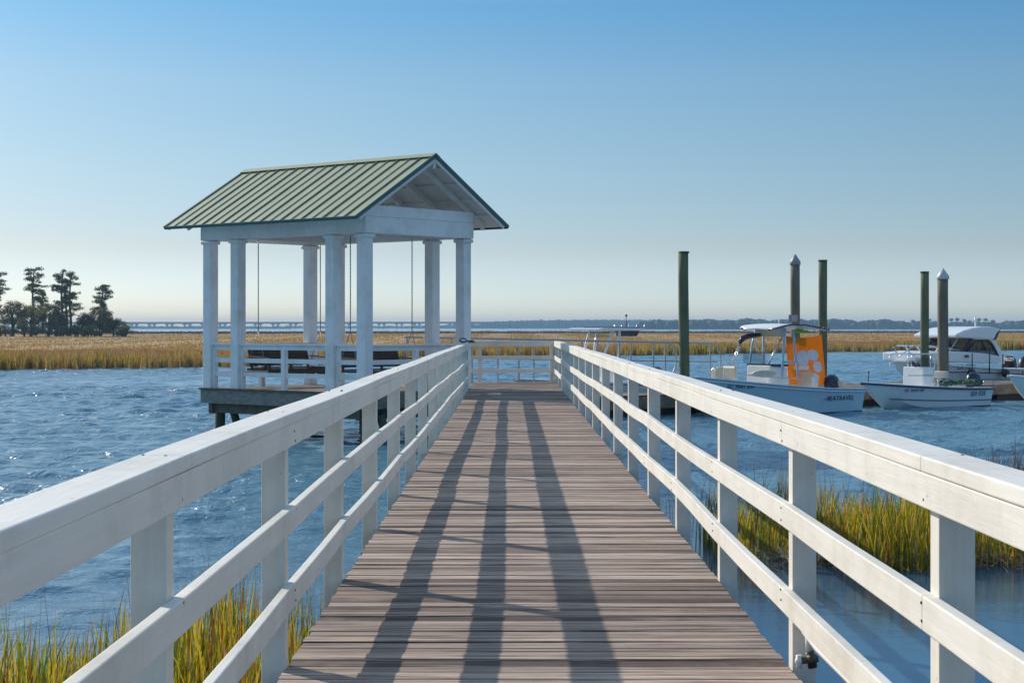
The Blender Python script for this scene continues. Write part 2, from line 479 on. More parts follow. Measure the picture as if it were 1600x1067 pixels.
def cloth_mat(name, col, tr):
    m, n, b = new_mat(name)
    f = noise(n, 5, 4, 0.6, coords(n))
    c = ramp(n, f, [(0.3, tuple(k * 0.92 for k in col)), (0.7, col)])
    n.links.new(c, b.inputs['Base Color']); b.inputs['Roughness'].default_value = 0.8; b.inputs['Specular IOR Level'].default_value = 0.1
    t = n.nodes.new('ShaderNodeBsdfTranslucent'); n.links.new(c, t.inputs['Color'])
    mx = n.nodes.new('ShaderNodeMixShader'); mx.inputs[0].default_value = tr
    n.links.new(b.outputs[0], mx.inputs[1]); n.links.new(t.outputs[0], mx.inputs[2]); n.links.new(mx.outputs[0], n.nodes['Material Output'].inputs['Surface'])
    return m
M['orange'] = cloth_mat('orange_cloth', (0.88, 0.37, 0.012), 0.38)

# ---------------------------------------------------------------- water, marsh ground
def sstep(x, a, b):
    t = np.clip((x - a) / (b - a), 0, 1); return t * t * (3 - 2 * t)
def calm_mask(X, Y):
    """1 on open water, near 0 in the lee of the reed bed (right) and quieter beside the left bank"""
    rt = 0.02 + 0.98 * sstep(Y, 20.0, 29.0); lf = 0.30 + 0.70 * sstep(Y, 9.0, 26.0); w = sstep(X, -0.8, 1.6)
    return rt * w + lf * (1 - w)
gu_ = np.linspace(-1, 1, 800)
gy = [6.0]
while gy[-1] < 192: gy.append(gy[-1] + 0.055 + 0.00115 * gy[-1])
gy = np.concatenate([[-60, 2], gy, [215, 400, 1200, 4400]])
half = 9.0 + 0.40 * np.clip(gy, 6, 192)
GX = np.concatenate([np.full((len(gy), 1), -2600.0), np.full((len(gy), 1), -400.0), half[:, None] * gu_[None, :], np.full((len(gy), 1), 400.0), np.full((len(gy), 1), 2600.0)], 1)
GY = np.repeat(gy[:, None], GX.shape[1], 1)
gx = GX[0]
wr = np.random.default_rng(3)
HZ = np.zeros_like(GX)
NW = 54
for i in range(NW):
    lam = 0.42 * (2.6 / 0.42) ** (wr.uniform() ** 1.2)
    th_ = R(-72) + wr.normal(0, R(36))
    k = 2 * math.pi / lam
    amp = 0.135 * math.sqrt(2 / NW) / k * (1.0 if lam < 1.4 else 0.8)
    fade = 1 - sstep(GY, 60 + 60 * lam, 110 + 110 * lam)      # short ripples end where the mesh gets coarser
    arg = k * (GX * math.cos(th_) + GY * math.sin(th_)) + wr.uniform(0, 6.28) + 1.1 * np.sin(GX * 0.33 + i) * np.cos(GY * 0.21 + 2 * i)
    HZ += amp * fade * np.sin(arg)
HZ *= 1.0 + 0.40 * np.sin(GX * 0.21 + GY * 0.06) * np.sin(GY * 0.11 + 1.3)
HZ += 0.30 * np.maximum(HZ, 0)       # sharper crests
edge = (1 - sstep(np.abs(GX) / half[:, None], 0.93, 0.99)) * sstep(GY, 6, 8) * (1 - sstep(GY, 184, 191))
HZ *= edge * calm_mask(GX, GY)
nx_ = len(gx); ny_ = len(gy)
wv = np.stack([GX.ravel(), GY.ravel(), WATER + HZ.ravel()], 1)
ii, jj = np.meshgrid(np.arange(nx_ - 1), np.arange(ny_ - 1)); q0 = (jj * nx_ + ii).ravel()
wf = np.stack([q0, q0 + 1, q0 + nx_ + 1, q0 + nx_], 1)
wo_ = np_mesh('water', wv, wf, M['water'])
wo_.data.polygons.foreach_set('use_smooth', np.ones(len(wf), dtype=bool))
tag(wo_, 'blue rippled tidal creek around the boardwalk', 'water', kind='structure')

EDGE = [(-400, 588), (-120, 580.5), (0, 578.3), (70, 577.0), (160, 575.8), (230, 575.4), (310, 573.5), (450, 571), (600, 566), (740, 557.5), (960, 556), (1100, 554), (1300, 550), (1400, 549), (1600, 546.5), (1750, 545), (2100, 541)]
ex = np.array([e[0] for e in EDGE], float)
ez = np.array([(EYE - WATER) * F / (e[1] - VY) for e in EDGE])
def edge_z(px):
    return np.interp(px, ex, ez) + 0.8 * np.sin(px * 0.045) + 0.5 * np.sin(px * 0.13 + 1)
def strip(name, offs, zs, mat, label, cat, kind):
    pxs = np.linspace(-400, 2100, 240)
    V = []; Q = []
    for j, (o, z) in enumerate(zip(offs, zs)):
        for px in pxs:
            yy = edge_z(px) + o
            V.append(((px - VX) / F * yy, yy, z))
    n = len(pxs)
    for j in range(len(offs) - 1):
        for i in range(n - 1):
            Q.append((j * n + i, j * n + i + 1, (j + 1) * n + i + 1, (j + 1) * n + i))
    o = np_mesh(name, V, Q, mat)
    return tag(o, label, cat, kind=kind)
strip('marsh_mud', [-0.6, 0.2, 3, 620], [WATER - 0.1, WATER + 0.06, WATER + 0.12, WATER + 0.15], M['mud'], 'dark mud bank under the far marsh grass', 'mud', 'structure')
strip('marsh_ground', [2.0, 5.0, 40, 200, 600, 605], [WATER + 0.12, WATER + 0.55, WATER + 0.6, WATER + 0.62, WATER + 0.65, WATER + 0.1], M['understory'], 'brown thatch covering the wide marsh', 'marsh ground', 'structure')

def blades(P, H, Wd, lean, seg=2, face=None, droop=0.5):
    """P (n,3) bases, H heights, Wd widths, lean (n,2) tip offset -> verts, tris"""
    n = len(P)
    a = rng.uniform(0, math.pi, n) if face is None else face
    dx = np.cos(a) * Wd / 2; dy = np.sin(a) * Wd / 2
    cols = []
    for k in range(seg):
        t = k / seg
        wv = 1.0 - 0.55 * t
        cx = P[:, 0] + lean[:, 0] * t ** 2; cy = P[:, 1] + lean[:, 1] * t ** 2; cz = P[:, 2] + H * t
        cols.append(np.stack([cx - dx * wv, cy - dy * wv, cz], 1))
        cols.append(np.stack([cx + dx * wv, cy + dy * wv, cz], 1))
    cols.append(np.stack([P[:, 0] + lean[:, 0], P[:, 1] + lean[:, 1], P[:, 2] + H * (1 - 0.06 * droop)], 1))
    m = 2 * seg + 1
    V = np.stack(cols, 1).reshape(-1, 3)
    base = (np.arange(n) * m)[:, None]
    tris = []
    for k in range(seg - 1):
        tris.append(base + np.array([2 * k, 2 * k + 1, 2 * k + 3])); tris.append(base + np.array([2 * k, 2 * k + 3, 2 * k + 2]))
    k = seg - 1
    tris.append(base + np.array([2 * k, 2 * k + 1, 2 * k + 2]))
    T = np.concatenate(tris, 0)
    return V, T

def marsh_band(name, n, d0, d1, h0, h1, w0, z0, mat, label, pw=1.0, ang=0.5):
    n = int(n * 1.25); px = rng.uniform(-350, 1950, n)
    d = d0 + (d1 - d0) * rng.uniform(0, 1, n) ** pw
    yy = edge_z(px) + d + 0.8 * np.sin(px * 0.3)
    x = (px - VX) / F * yy
    clump = 0.78 + 0.16 * np.sin(x * 0.9 + np.sin(yy * 0.7) * 2) * np.cos(yy * 0.8 + x * 0.3) + 0.14 * np.sin(x * 0.37 + 1.7 * np.sin(x * 0.11)) + 0.10 * np.sin(x * 2.3 + yy)
    H = rng.uniform(h0, h1, n) * clump
    wd = w0 * yy / 110 * rng.uniform(0.6, 1.4, n)
    P = np.stack([x, yy, np.full(n, z0)], 1)
    lean = rng.normal(0, 0.16, (n, 2)) * H[:, None]
    V, T = blades(P, H, wd, lean, 2, rng.uniform(-ang, ang, n))
    return tag(np_mesh(name, V, T, mat), label, 'marsh grass', kind='stuff')
marsh_band('marsh_grass_fringe', 34000, -1.2, 6, 0.70, 1.25, 0.060, WATER + 0.02, M['fringe'], 'yellow and green cordgrass fringe along the far water edge', 1.0)
marsh_band('brown_marsh_grass', 42000, 4, 34, 0.45, 0.62, 0.06, WATER + 0.4, M['mid_marsh'], 'brown marsh grass behind the yellow fringe', 1.0)
marsh_band('golden_marsh_grass', 70000, 30, 380, 0.35, 0.48, 0.075, WATER + 0.42, M['far_marsh'], 'golden tan marsh grass spreading to the tree line', 1.3)
marsh_band('dark_marsh_grass', 24000, 380, 600, 0.4, 0.75, 0.09, WATER + 0.45, M['end_marsh'], 'dark brown strip at the far end of the marsh', 1.0)

# near reeds
def reed_patch(name, poly_fn, n, h0, h1, wd, mat, label, lean=0.10, z=WATER - 0.02, seg=4, cat='reeds'):
    P = np.array([poly_fn() for _ in range(n)])
    P = np.concatenate([P, np.full((n, 1), z)], 1)
    H = rng.uniform(h0, h1, n) * (0.8 + 0.2 * np.sin(P[:, 0] * 3.1 + 1) * np.cos(P[:, 1] * 2.3))
    L = rng.normal(0, lean, (n, 2)) * H[:, None] + np.array([0.02, 0.0])
    V, T = blades(P, H, wd * rng.uniform(0.6, 1.3, n), L, seg, rng.uniform(-0.9, 0.9, n))
    return tag(np_mesh(name, V, T, mat), label, cat, kind='stuff')
def left_pt():
    while True:
        x = random.uniform(-6.4, -1.15); y = random.uniform(7.0, 13.0)
        lim = 11.3 + 0.5 * math.sin(x * 2.1) + 0.3 * math.sin(x * 5) + (1.1 if x > -2.2 else 0)
        if y < lim: return x, y
def right_pt():
    while True:
        x = random.uniform(2.3, 11.0); y = random.uniform(18.3, 22.6)
        fr = 19.0 - 0.15 * (x - 3) + 0.35 * math.sin(x * 2.6)
        bk = 20.9 + 0.4 * math.sin(x * 1.7) + (0.9 if x < 3.2 else 0)
        if x < 3.1 and random.random() < 0.5: continue
        if fr < y < bk: return x, y
reed_patch('reed_clump', left_pt, 9000, 0.60, 1.20, 0.014, M['reed'], 'dense green and gold reeds in the water below the left railing')
reed_patch('reed_stems', left_pt, 700, 1.0, 1.55, 0.007, M['stem'], 'tall thin dark flower stems rising out of the left reeds', 0.07, seg=3)
reed_patch('reed_clump', right_pt, 7300, 0.40, 1.05, 0.015, M['reed'], 'green and gold reed bed behind the right railing', 0.14)
reed_patch('bent_straw', right_pt, 1250, 0.25, 0.7, 0.011, M['litter'], 'pale broken and bent straw tangled in the right reed bed', 0.75)
reed_patch('bent_straw', left_pt, 700, 0.3, 0.8, 0.010, M['litter'], 'pale broken straw tangled in the left reeds', 0.6)
def right_wide():
    return (random.uniform(2.0, 8.8), random.triangular(17.4, 24.0, 20.5))
reed_patch('reed_stems', right_wide, 620, 0.6, 1.35, 0.007, M['stem'], 'thin brown stems standing in water around the right reed bed', 0.12, seg=3)
def back_right():
    x = random.triangular(5.3, 8.0, 6.6); return (x, random.uniform(20.3, 23.0))
reed_patch('reed_stalks', back_right, 700, 0.95, 1.45, 0.012, M['stem'], 'taller brown stalks at the right edge of the reed bed', 0.13, seg=3)
# mud bar + straw under the right reeds
def mound(name, pts, z, mat, label):
    V = [(x, y, z) for x, y in pts]; c = (sum(p[0] for p in pts) / len(pts), sum(p[1] for p in pts) / len(pts), z + 0.11)
    mb = MB(); n = len(pts)
    V2 = [(c[0] + (x - c[0]) * 0.75, c[1] + (y - c[1]) * 0.6, z + 0.09 + random.uniform(-.02, .02)) for x, y in pts]
    mb.raw(V + V2 + [c], [(i, (i + 1) % n, n + (i + 1) % n, n + i) for i in range(n)] + [(n + i, n + (i + 1) % n, 2 * n) for i in range(n)], True)
    return tag(mb.build(name, mat), label, 'mud', kind='structure')
pts = [(3.0 + 0.4 * i, 19.2 - 0.045 * i + random.uniform(-.14, .14)) for i in range(20)] + [(10.7 - 0.4 * i, 20.9 + random.uniform(-.2, .2)) for i in range(20)]
mound('mud_bar', pts, WATER - 0.05, M['mud'], 'low mud bar under the right reed bed')
n = 2600
P = np.stack([rng.uniform(2.7, 8.4, n), rng.normal(19.35, 0.42, n), WATER + rng.uniform(0.0, 0.11, n)], 1)
a = rng.uniform(0, 2 * math.pi, n); L = rng.uniform(0.15, 0.6, n)
lean = np.stack([np.cos(a) * L, np.sin(a) * L], 1)
V, T = blades(P, rng.uniform(0.0, 0.13, n), np.full(n, 0.012), lean, 2, a + math.pi / 2)
tag(np_mesh('dead_straw', V, T, M['litter']), 'mat of dead straw washed against the right reeds', 'straw', kind='stuff')

# ---------------------------------------------------------------- boardwalk
DL, DR, DEND = -0.958, 1.198, 46.5
bw = thing('boardwalk', 'long weathered grey brown plank boardwalk leading to the gazebo', 'boardwalk', (0.12, 0, 0))
mb = MB(); y = -2.0; board_ys = []
while y < DEND - 0.14:
    board_ys.append(y)
    wdt = 0.138 + random.uniform(-0.003, 0.002)
    dz = random.uniform(-0.004, 0.004); xl = DL + random.uniform(-0.004, 0.012); xr = DR - random.uniform(-0.004, 0.012)
    t0, t1 = random.uniform(-0.0025, 0.0025), random.uniform(-0.0025, 0.0025)
    th = 0.038
    z0 = dz
    vv = []
    ch = 0.006
    prof = [(0, -th), (wdt, -th), (wdt, -ch), (wdt - ch, 0), (ch, 0), (0, -ch)]
    for xx, tt in ((xl, t0), (xr, t1)):
        for (py_, pz_) in prof:
            vv.append((xx, y + py_, z0 + pz_ + tt))
    k = len(prof)
    fs = [tuple(range(k)), tuple(reversed(range(k, 2 * k)))] + [(i, i + k, (i + 1) % k + k, (i + 1) % k) for i in range(k)]
    mb.raw(vv, fs)
    y += wdt + random.choice((0.004, 0.006, 0.008, 0.012))
mb.build('deck', M['deck'], bw, True)
for x in (DL + 0.10, (DL + DR) / 2, DR - 0.10):
    MB().span((x - 0.03, -2, -0.30), (x + 0.03, DEND - 0.05, -0.047)).build('joist', M['under'], bw, True)
yy = 1.0
while yy < 46:
    for x in (DL + 0.26, DR - 0.26):
        MB().tube([(x, yy, -2.6), (x, yy, -0.30)], 0.13, 12).build('piling', M['pile_teal'], bw, True)
    MB().span((DL + 0.02, yy - 0.19, -0.56), (DR - 0.02, yy - 0.14, -0.305)).build('cross_beam', M['under'], bw, True)
    yy += 5.14

# ---------------------------------------------------------------- boardwalk railings
def railing_y(name, label, xin, side, y0, y1, first, step, endpost=None, bw_=1.0):
    """side -1: posts outside to the left; xin = inner face of posts"""
    root = thing(name, label, 'railing', (xin + side * 0.05, 0, 0), group='white railings along the boardwalk')
    ys = []
    y = first
    while y > y0 + 0.4: y -= step
    while y < y1 - 0.35:
        ys.append(y + 0.05); y += step
    if endpost: ys.append(endpost)
    for yc in ys:
        jx = random.uniform(-.004, .004)
        MB().span((xin + jx, yc - 0.051, -0.36), (xin + side * 0.102 + jx, yc + 0.051, 1.036)).build('post', M['paint_z'], root, True, bevel=0.004)
    nodes = [y0] + ys + ([y1] if y1 > ys[-1] + 0.1 else [])
    def line(xc, zc, jz, jx, w, h, nm, brd, nodes=nodes, mat=M['paint_y']):
        off = [(random.uniform(-jx, jx), random.uniform(-jz, jz)) for _ in nodes]
        pts = []
        for i, yn in enumerate(nodes):
            pts.append(Vector((xc + off[i][0], yn, zc + off[i][1])))
            if i < len(nodes) - 1:   # boards sag or bow a little between posts
                pts.append(Vector((xc + (off[i][0] + off[i + 1][0]) / 2 + random.uniform(-.003, .003), (yn + nodes[i + 1]) / 2, zc + (off[i][1] + off[i + 1][1]) / 2 + random.uniform(-jz, jz) * 0.4)))
        m = MB(); i = random.choice((0, 2)) if brd > 2 else 0
        starts = list(range(i, len(pts) - 1, brd))
        if starts[0] != 0: starts = [0] + starts
        for q, a in enumerate(starts):
            b_ = starts[q + 1] if q + 1 < len(starts) else len(pts) - 1
            seg = [p.copy() for p in pts[a:b_ + 1]]
            seg[0].y += 0.0012; seg[-1].y -= 0.0012
            m.sweep(seg, w, h)
        return m.build(nm, mat, root, True, bevel=0.005)
    nh = MB()
    for yc in ys:
        for zz in (0.968, 1.012, 0.625, 0.672, 0.278, 0.324):
            if random.random() < 0.8:
                xx = xin - side * 0.0395; yy_ = yc + random.uniform(-.03, .03); zz_ = zz + random.uniform(-.006, .006)
                nh.tube([(xx + side * .004, yy_, zz_), (xx - side * 0.0012, yy_, zz_)], 0.0045, 7)
        for xo in (0.03, 0.10):
            nh.tube([(xin + side * xo - side * .02, yc + random.uniform(-.03, .03), 1.082), (xin + side * xo - side * .02, yc + random.uniform(-.03, .03), 1.0868)], 0.005, 7)
    tag(nh.build('nail_head', M['brass'], root, True), kind='stuff')
    s = side
    line(xin - s * 0.0195, 0.9925, 0.004, 0.002, 0.039, 0.099, 'top_board', 8)
    line(xin - s * 0.0195, 0.648, 0.013, 0.003, 0.039, 0.100, 'middle_rail', 8)
    line(xin - s * 0.0195, 0.301, 0.016, 0.004, 0.039, 0.100, 'lower_rail', 6)
    line(xin + s * 0.0275, 1.0625, 0.005, 0.003, 0.140, 0.045, 'cap_rail', 8)
    return root
railing_y('railing', 'white three-rail timber railing on the left side of the boardwalk, ending at the gazebo', DL, -1, -1.6, 40.25, 4.91, 2.57, 40.15)
railing_y('railing', 'white three-rail timber railing on the right side of the boardwalk, facing the boats', DR, 1, -1.6, 46.45, 4.91, 2.57, 46.38)
# end railing across
er = thing('railing', 'short white railing across the far end of the boardwalk', 'railing', (0.1, 46.5, 0), group='white railings along the boardwalk')
for x in (-0.80, 1.10):
    MB().span((x - 0.05, 46.44, -0.36), (x + 0.05, 46.54, 1.036)).build('post', M['paint_z'], er, True, bevel=0.004)
for z, h, nm in ((0.991, 0.094, 'top_board'), (0.648, 0.1, 'middle_rail'), (0.301, 0.1, 'lower_rail')):
    MB().span((-1.02, 46.40, z - h / 2), (1.155, 46.437, z + h / 2)).build(nm, M['paint_x'], er, True, bevel=0.005)
MB().span((-1.03, 46.395, 1.04), (1.12, 46.54, 1.085)).build('cap_rail', M['paint_x'], er, True, bevel=0.005)

# pipe with spigot under the right lower rail
pp = thing('water_pipe', 'white plastic water pipe slung under the lower right rail near the camera', 'pipe', (DR + 0.04, 6.5, 0.1))
PX = DR + 0.045
pth = [(PX, 7.50, 0.215), (PX, 7.42, 0.17), (PX, 7.1, 0.155), (PX, 6.6, 0.16), (PX, 6.0, 0.165), (PX, 5.25, 0.17), (PX - 0.055, 4.9, 0.18), (PX - 0.06, 3.0, 0.19)]
MB().tube(pth, 0.016, 10).build('pipe', M['pvc'], pp, True)
MB().tube([(PX + .01, 7.40, 0.165), (PX + .015, 7.40, 0.085)], 0.014, 10).build('riser', M['pvc'], pp, True)
tapm = MB().tube([(PX + .015, 7.40, 0.09), (PX + .03, 7.40, 0.02)], 0.020, 10)
tapm.tube([(PX - 0.03, 7.39, 0.05), (PX + 0.05, 7.39, 0.06)], 0.015, 10)
tapm.ball((PX + .025, 7.39, 0.058), 0.026)
tapm.build('spigot', M['brass'], pp, True)
MB().tube([(PX - 0.03, 7.39, 0.02), (PX - 0.03, 7.39, 0.075)], 0.013, 10).ball((PX - 0.03, 7.39, 0.05), 0.018).build('hose_cap', M['pvc'], pp, True)

# cable loop on the rail end
cb = thing('cable_loop', 'dark cable loop with lock resting on the far end of the left cap rail', 'cable', (DL, 40.0, 1.09))
lp = [(-0.98 + 0.17 * math.cos(t) * 1.0, 40.02 + 0.13 * math.sin(t), 1.105 + 0.03 * abs(math.sin(t * 1.5))) for t in np.linspace(0, 2 * math.pi, 22)]
MB().tube(lp, 0.016, 8).build('cable', M['black'], cb, True)
lp2 = [(-1.07 + 0.075 * math.cos(t), 39.98 + 0.06 * math.sin(t), 1.15 + 0.045 * math.sin(t)) for t in np.linspace(0, 2 * math.pi, 18)]
MB().tube(lp2, 0.014, 8).build('cable_end', M['navy'], cb, True)
MB().box((-0.88, 39.97, 1.118), (0.12, 0.06, 0.06)).build('lock', M['cap_metal'], cb, True, bevel=0.01)

# ---------------------------------------------------------------- gazebo
GA = Vector((-3.22, 39.0, 0)); GROT = math.atan2(0.7634, 0.646)
LS, LT = 5.23, 3.28      # along ridge (local y), across (local x)
gz = thing('gazebo', 'white open gazebo with eight square columns and green metal roof over the water', 'gazebo', GA, GROT)
mb = MB()
s = -0.15
while s < LS + 0.1:
    w_ = 0.138
    mb.span((-0.16, s, -0.05), (LT + 0.16, min(s + w_, LS + 0.15), -0.013)); s += 0.145
mb.build('floor', M['gaz_deck'], gz)
rm = MB()
rm.span((-0.17, -0.17, -0.37), (-0.12, LS + 0.17, -0.055)); rm.span((LT + 0.12, -0.17, -0.37), (LT + 0.17, LS + 0.17, -0.055))
rm.span((-0.118, -0.17, -0.37), (LT + 0.118, -0.12, -0.055)); rm.span((-0.118, LS + 0.12, -0.37), (LT + 0.118, LS + 0.17, -0.055))
rm.build('rim_board', M['rim'], gz, bevel=0.004)
MB().span((-0.20, -0.20, -0.054), (-0.162, LS + 0.20, -0.008)).build('edge_board', M['under'], gz)
for s_ in (0.12, LS - 0.12, LS / 2):
    MB().span((0.0 - 0.1, s_ - 0.06, -0.62), (LT + 0.1, s_ + 0.06, -0.372)).build('cross_beam', M['under'], gz)
MB().span((-0.02, -0.1, -0.60), (0.06, LS + 0.05, -0.374)).build('side_beam', M['under'], gz)
for s_ in (0.12, LS / 2, LS - 0.12):
    for t_ in (0.35, LT - 0.35) if s_ != LS / 2 else (0.35, LT - 0.35):
        MB().tube([(t_, s_ + 0.19, -2.7), (t_, s_ + 0.19, -0.375)], 0.13, 14).build('piling', M['pile_teal'], gz)
for s_, t0_, t1_ in ((0.12, 0.5, -0.35), (LS - 0.12, 0.5, 1.2)):
    MB().tube([(t0_, s_ - 0.1, -0.5), (t1_ if s_ > 1 else 1.3, s_ - 0.1, -2.4)], 0.10, 10).build('brace', M['pile_teal'], gz)
CH = 3.55 - 0.02
for t_ in (0, LT):
    for s_ in (0, 1.0, LS - 1.0, LS):
        c = MB().span((t_ - 0.13, s_ - 0.13, -0.012), (t_ + 0.13, s_ + 0.13, CH)).build('column', M['gaz_paint'], gz, bevel=0.012)
        k = MB()
        k.span((t_ - 0.175, s_ - 0.175, CH - 0.10), (t_ + 0.175, s_ + 0.175, CH - 0.012))
        k.build('capital', M['gaz_paint'], c, bevel=0.03)
BT = 4.08
for t_ in (0, LT):
    MB().span((t_ - 0.15, -0.155, CH), (t_ + 0.15, LS + 0.155, CH + 0.34)).build('side_beam', M['gaz_paint'], gz, bevel=0.006)
for s_ in (0, LS):
    MB().span((0.152, s_ - 0.15, CH - 0.002), (LT - 0.152, s_ + 0.15, CH + 0.37)).build('gable_beam', M['gaz_paint'], gz, bevel=0.006)
    sgn = -1 if s_ == 0 else 1
    # fascia covering the beam ends: lower and upper board with a fine joint
    MB().span((-0.155, s_ + sgn * 0.157, CH), (LT + 0.155, s_ + sgn * 0.185, CH + 0.365)).build('fascia_board', M['gaz_paint'], gz, bevel=0.004)
RID = EYE + 3.89; EAV = EYE + 2.386; HS = LT / 2 + 0.89; OV = 0.62
slope = (RID - EAV) / HS; th = math.atan(slope)
mid = LT / 2
def roof_z(t_, drop=0.0):
    return RID - abs(t_ - mid) * slope - drop
for s_ in (0, LS):
    sgn = -1 if s_ == 0 else 1
    z0, z1 = CH + 0.371, CH + 0.62
    tl = mid - (RID - 0.12 - z1) / slope; tr = 2 * mid - tl; tl0 = -0.155
    poly = [(-0.155, s_ + sgn * 0.157, z0), (LT + 0.155, s_ + sgn * 0.157, z0), (LT + 0.155, s_ + sgn * 0.157, roof_z(LT + 0.155, 0.11)), (min(tr, LT + 0.155), s_ + sgn * 0.157, min(z1, roof_z(tr, .11))), (max(tl, -0.155), s_ + sgn * 0.157, min(z1, roof_z(tl, .11))), (-0.155, s_ + sgn * 0.157, roof_z(-0.155, 0.11))]
    poly = [poly[0], poly[1], (LT + 0.155, s_ + sgn * 0.157, z1), (-0.155, s_ + sgn * 0.157, z1)]
    MB().prism(poly, (0, sgn * 0.026, 0)).build('gable_board', M['gaz_paint'], gz, bevel=0.004)
# roof panels with seams, decking under, ridge cap, trim
for sd in (-1, 1):
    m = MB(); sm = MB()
    e = Vector((mid + sd * HS, 0, EAV)); r = Vector((mid, 0, RID))
    nrm = Vector((sd * math.sin(th), 0, math.cos(th)))
    def P_(u, s_, h): return r + (e - r) * u + Vector((0, s_, 0)) + nrm * h
    m.raw([P_(0, -OV, 0), P_(1, -OV, 0), P_(1, LS + OV, 0), P_(0, LS + OV, 0), P_(0, -OV, -.012), P_(1, -OV, -.012), P_(1, LS + OV, -.012), P_(0, LS + OV, -.012)],
          [(0, 1, 2, 3) if sd > 0 else (3, 2, 1, 0), (4, 5, 6, 7), (0, 1, 5, 4), (1, 2, 6, 5), (2, 3, 7, 6), (3, 0, 4, 7)])
    N = 19
    for i in range(N + 1):
        s_ = -OV + 0.012 + (LS + 2 * OV - 0.024) * i / N
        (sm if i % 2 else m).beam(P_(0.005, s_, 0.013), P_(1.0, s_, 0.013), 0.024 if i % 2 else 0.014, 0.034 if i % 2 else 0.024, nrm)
    roof = m.build('roof_panel', M['roof'], gz)
    sm.build('shaded_seam', M['seam'], gz)  # alternate ribs, their shade put into the colour
    dk = MB()
    dk.raw([P_(0, -OV + .03, -.014), P_(0.985, -OV + .03, -.014), P_(0.985, LS + OV - .03, -.014), P_(0, LS + OV - .03, -.014), P_(0, -OV + .03, -.04), P_(0.985, -OV + .03, -.04), P_(0.985, LS + OV - .03, -.04), P_(0, LS + OV - .03, -.04)],
           [(0, 1, 2, 3), (7, 6, 5, 4), (0, 1, 5, 4), (1, 2, 6, 5), (2, 3, 7, 6), (3, 0, 4, 7)])
    dk.build('roof_decking', M['gaz_under'], gz)
    for i in range(7):
        s_ = -0.09 + (LS + 0.18) * i / 6
        MB().beam(P_(0.0, s_, -0.155), P_(0.93, s_, -0.155), 0.07, 0.13, nrm).build('rafter', M['gaz_under'], gz)
    for u in (0.14, 0.36, 0.58, 0.80):
        MB().beam(P_(u, -OV + 0.04, -0.066), P_(u, LS + OV - 0.04, -0.066), 0.06, 0.05, nrm).build('purlin', M['gaz_under'], gz)
    for s_, g in ((-OV - 0.012, 'gable_trim'), (LS + OV + 0.012, 'gable_trim')):
        MB().beam(P_(-0.002, s_, -0.012), P_(1.006, s_, -0.012), 0.022, 0.085, nrm).build(g, M['roof_trim'], gz)
        MB().beam(P_(0.02, s_ - (0.0 if s_ > 0 else -0.03), -0.10), P_(0.97, s_ - (0.0 if s_ > 0 else -0.03), -0.10), 0.022, 0.06, nrm).build('barge_board', M['gaz_under'], gz)
    MB().beam(P_(1.004, -OV - .02, -0.018), P_(1.004, LS + OV + .02, -0.018), 0.018, 0.075, nrm).build('eave_trim', M['roof_trim'], gz)
m = MB()
q = 0.17
for sd in (-1, 1):
    nrm = Vector((sd * math.sin(th), 0, math.cos(th))); tdir = Vector((sd * math.cos(th), 0, -math.sin(th)))
    a0 = Vector((mid, -OV - 0.02, RID + 0.052)); 
    m.raw([a0, a0 + tdir * q, a0 + tdir * q + Vector((0, LS + 2 * OV + .04, 0)), a0 + Vector((0, LS + 2 * OV + .04, 0)), a0 - nrm * .012, a0 + tdir * q - nrm * .012, a0 + tdir * q - nrm * .012 + Vector((0, LS + 2 * OV + .04, 0)), a0 - nrm * .012 + Vector((0, LS + 2 * OV + .04, 0))],
          [(0, 1, 2, 3), (7, 6, 5, 4), (0, 1, 5, 4), (1, 2, 6, 5), (2, 3, 7, 6)])
m.build('ridge_cap', M['roof'], gz)
MB().span((mid - 0.04, -OV + 0.03, RID - 0.30), (mid + 0.04, LS + OV - 0.03, RID - 0.085)).build('ridge_beam', M['gaz_under'], gz)
MB().span((0.153, 0.153, CH + 0.32), (LT - 0.153, LS - 0.153, CH + 0.335)) if False else None
# railings of the gazebo
def g_rail(a, b, posts=0):
    a = Vector((*a, 0)); b = Vector((*b, 0))
    for z, h in ((0.965, 0.10), (0.66, 0.105), (0.33, 0.105)):
        MB().beam(a + Vector((0, 0, z)), b + Vector((0, 0, z)), 0.045, h).build('rail', M['gaz_paint'], gz)
    MB().beam(a + Vector((0, 0, 1.04)), b + Vector((0, 0, 1.04)), 0.15, 0.042).build('rail_cap', M['gaz_paint'], gz, bevel=0.005)
    for i in range(posts):
        p = a.lerp(b, (i + 1) / (posts + 1))
        MB().box((p.x, p.y, 0.45), (0.12, 0.12, 0.93)).build('rail_post', M['gaz_paint'], gz, bevel=0.005)
g = 0.131
g_rail((0, g), (0, 1.0 - g)); g_rail((0, 1.0 + g), (0, LS - 1 - g), 1); g_rail((0, LS - 1 + g), (0, LS - g))
g_rail((LT, g), (LT, 1.0 - g)); g_rail((LT, LS - 1 + g), (LT, LS - g))
g_rail((g, 0), (LT - g, 0), 1); g_rail((g, LS), (LT - g, LS), 1)
for (x_, y_) in ((0.0, 0.17), (0.0, 0.83), (0, 1.17), (0, LS - 1.17), (0, LS - .83), (0, LS - .17)):
    MB().box((x_, y_, 0.45), (0.10, 0.07, 0.925)).build('rail_post', M['gaz_paint'], gz)

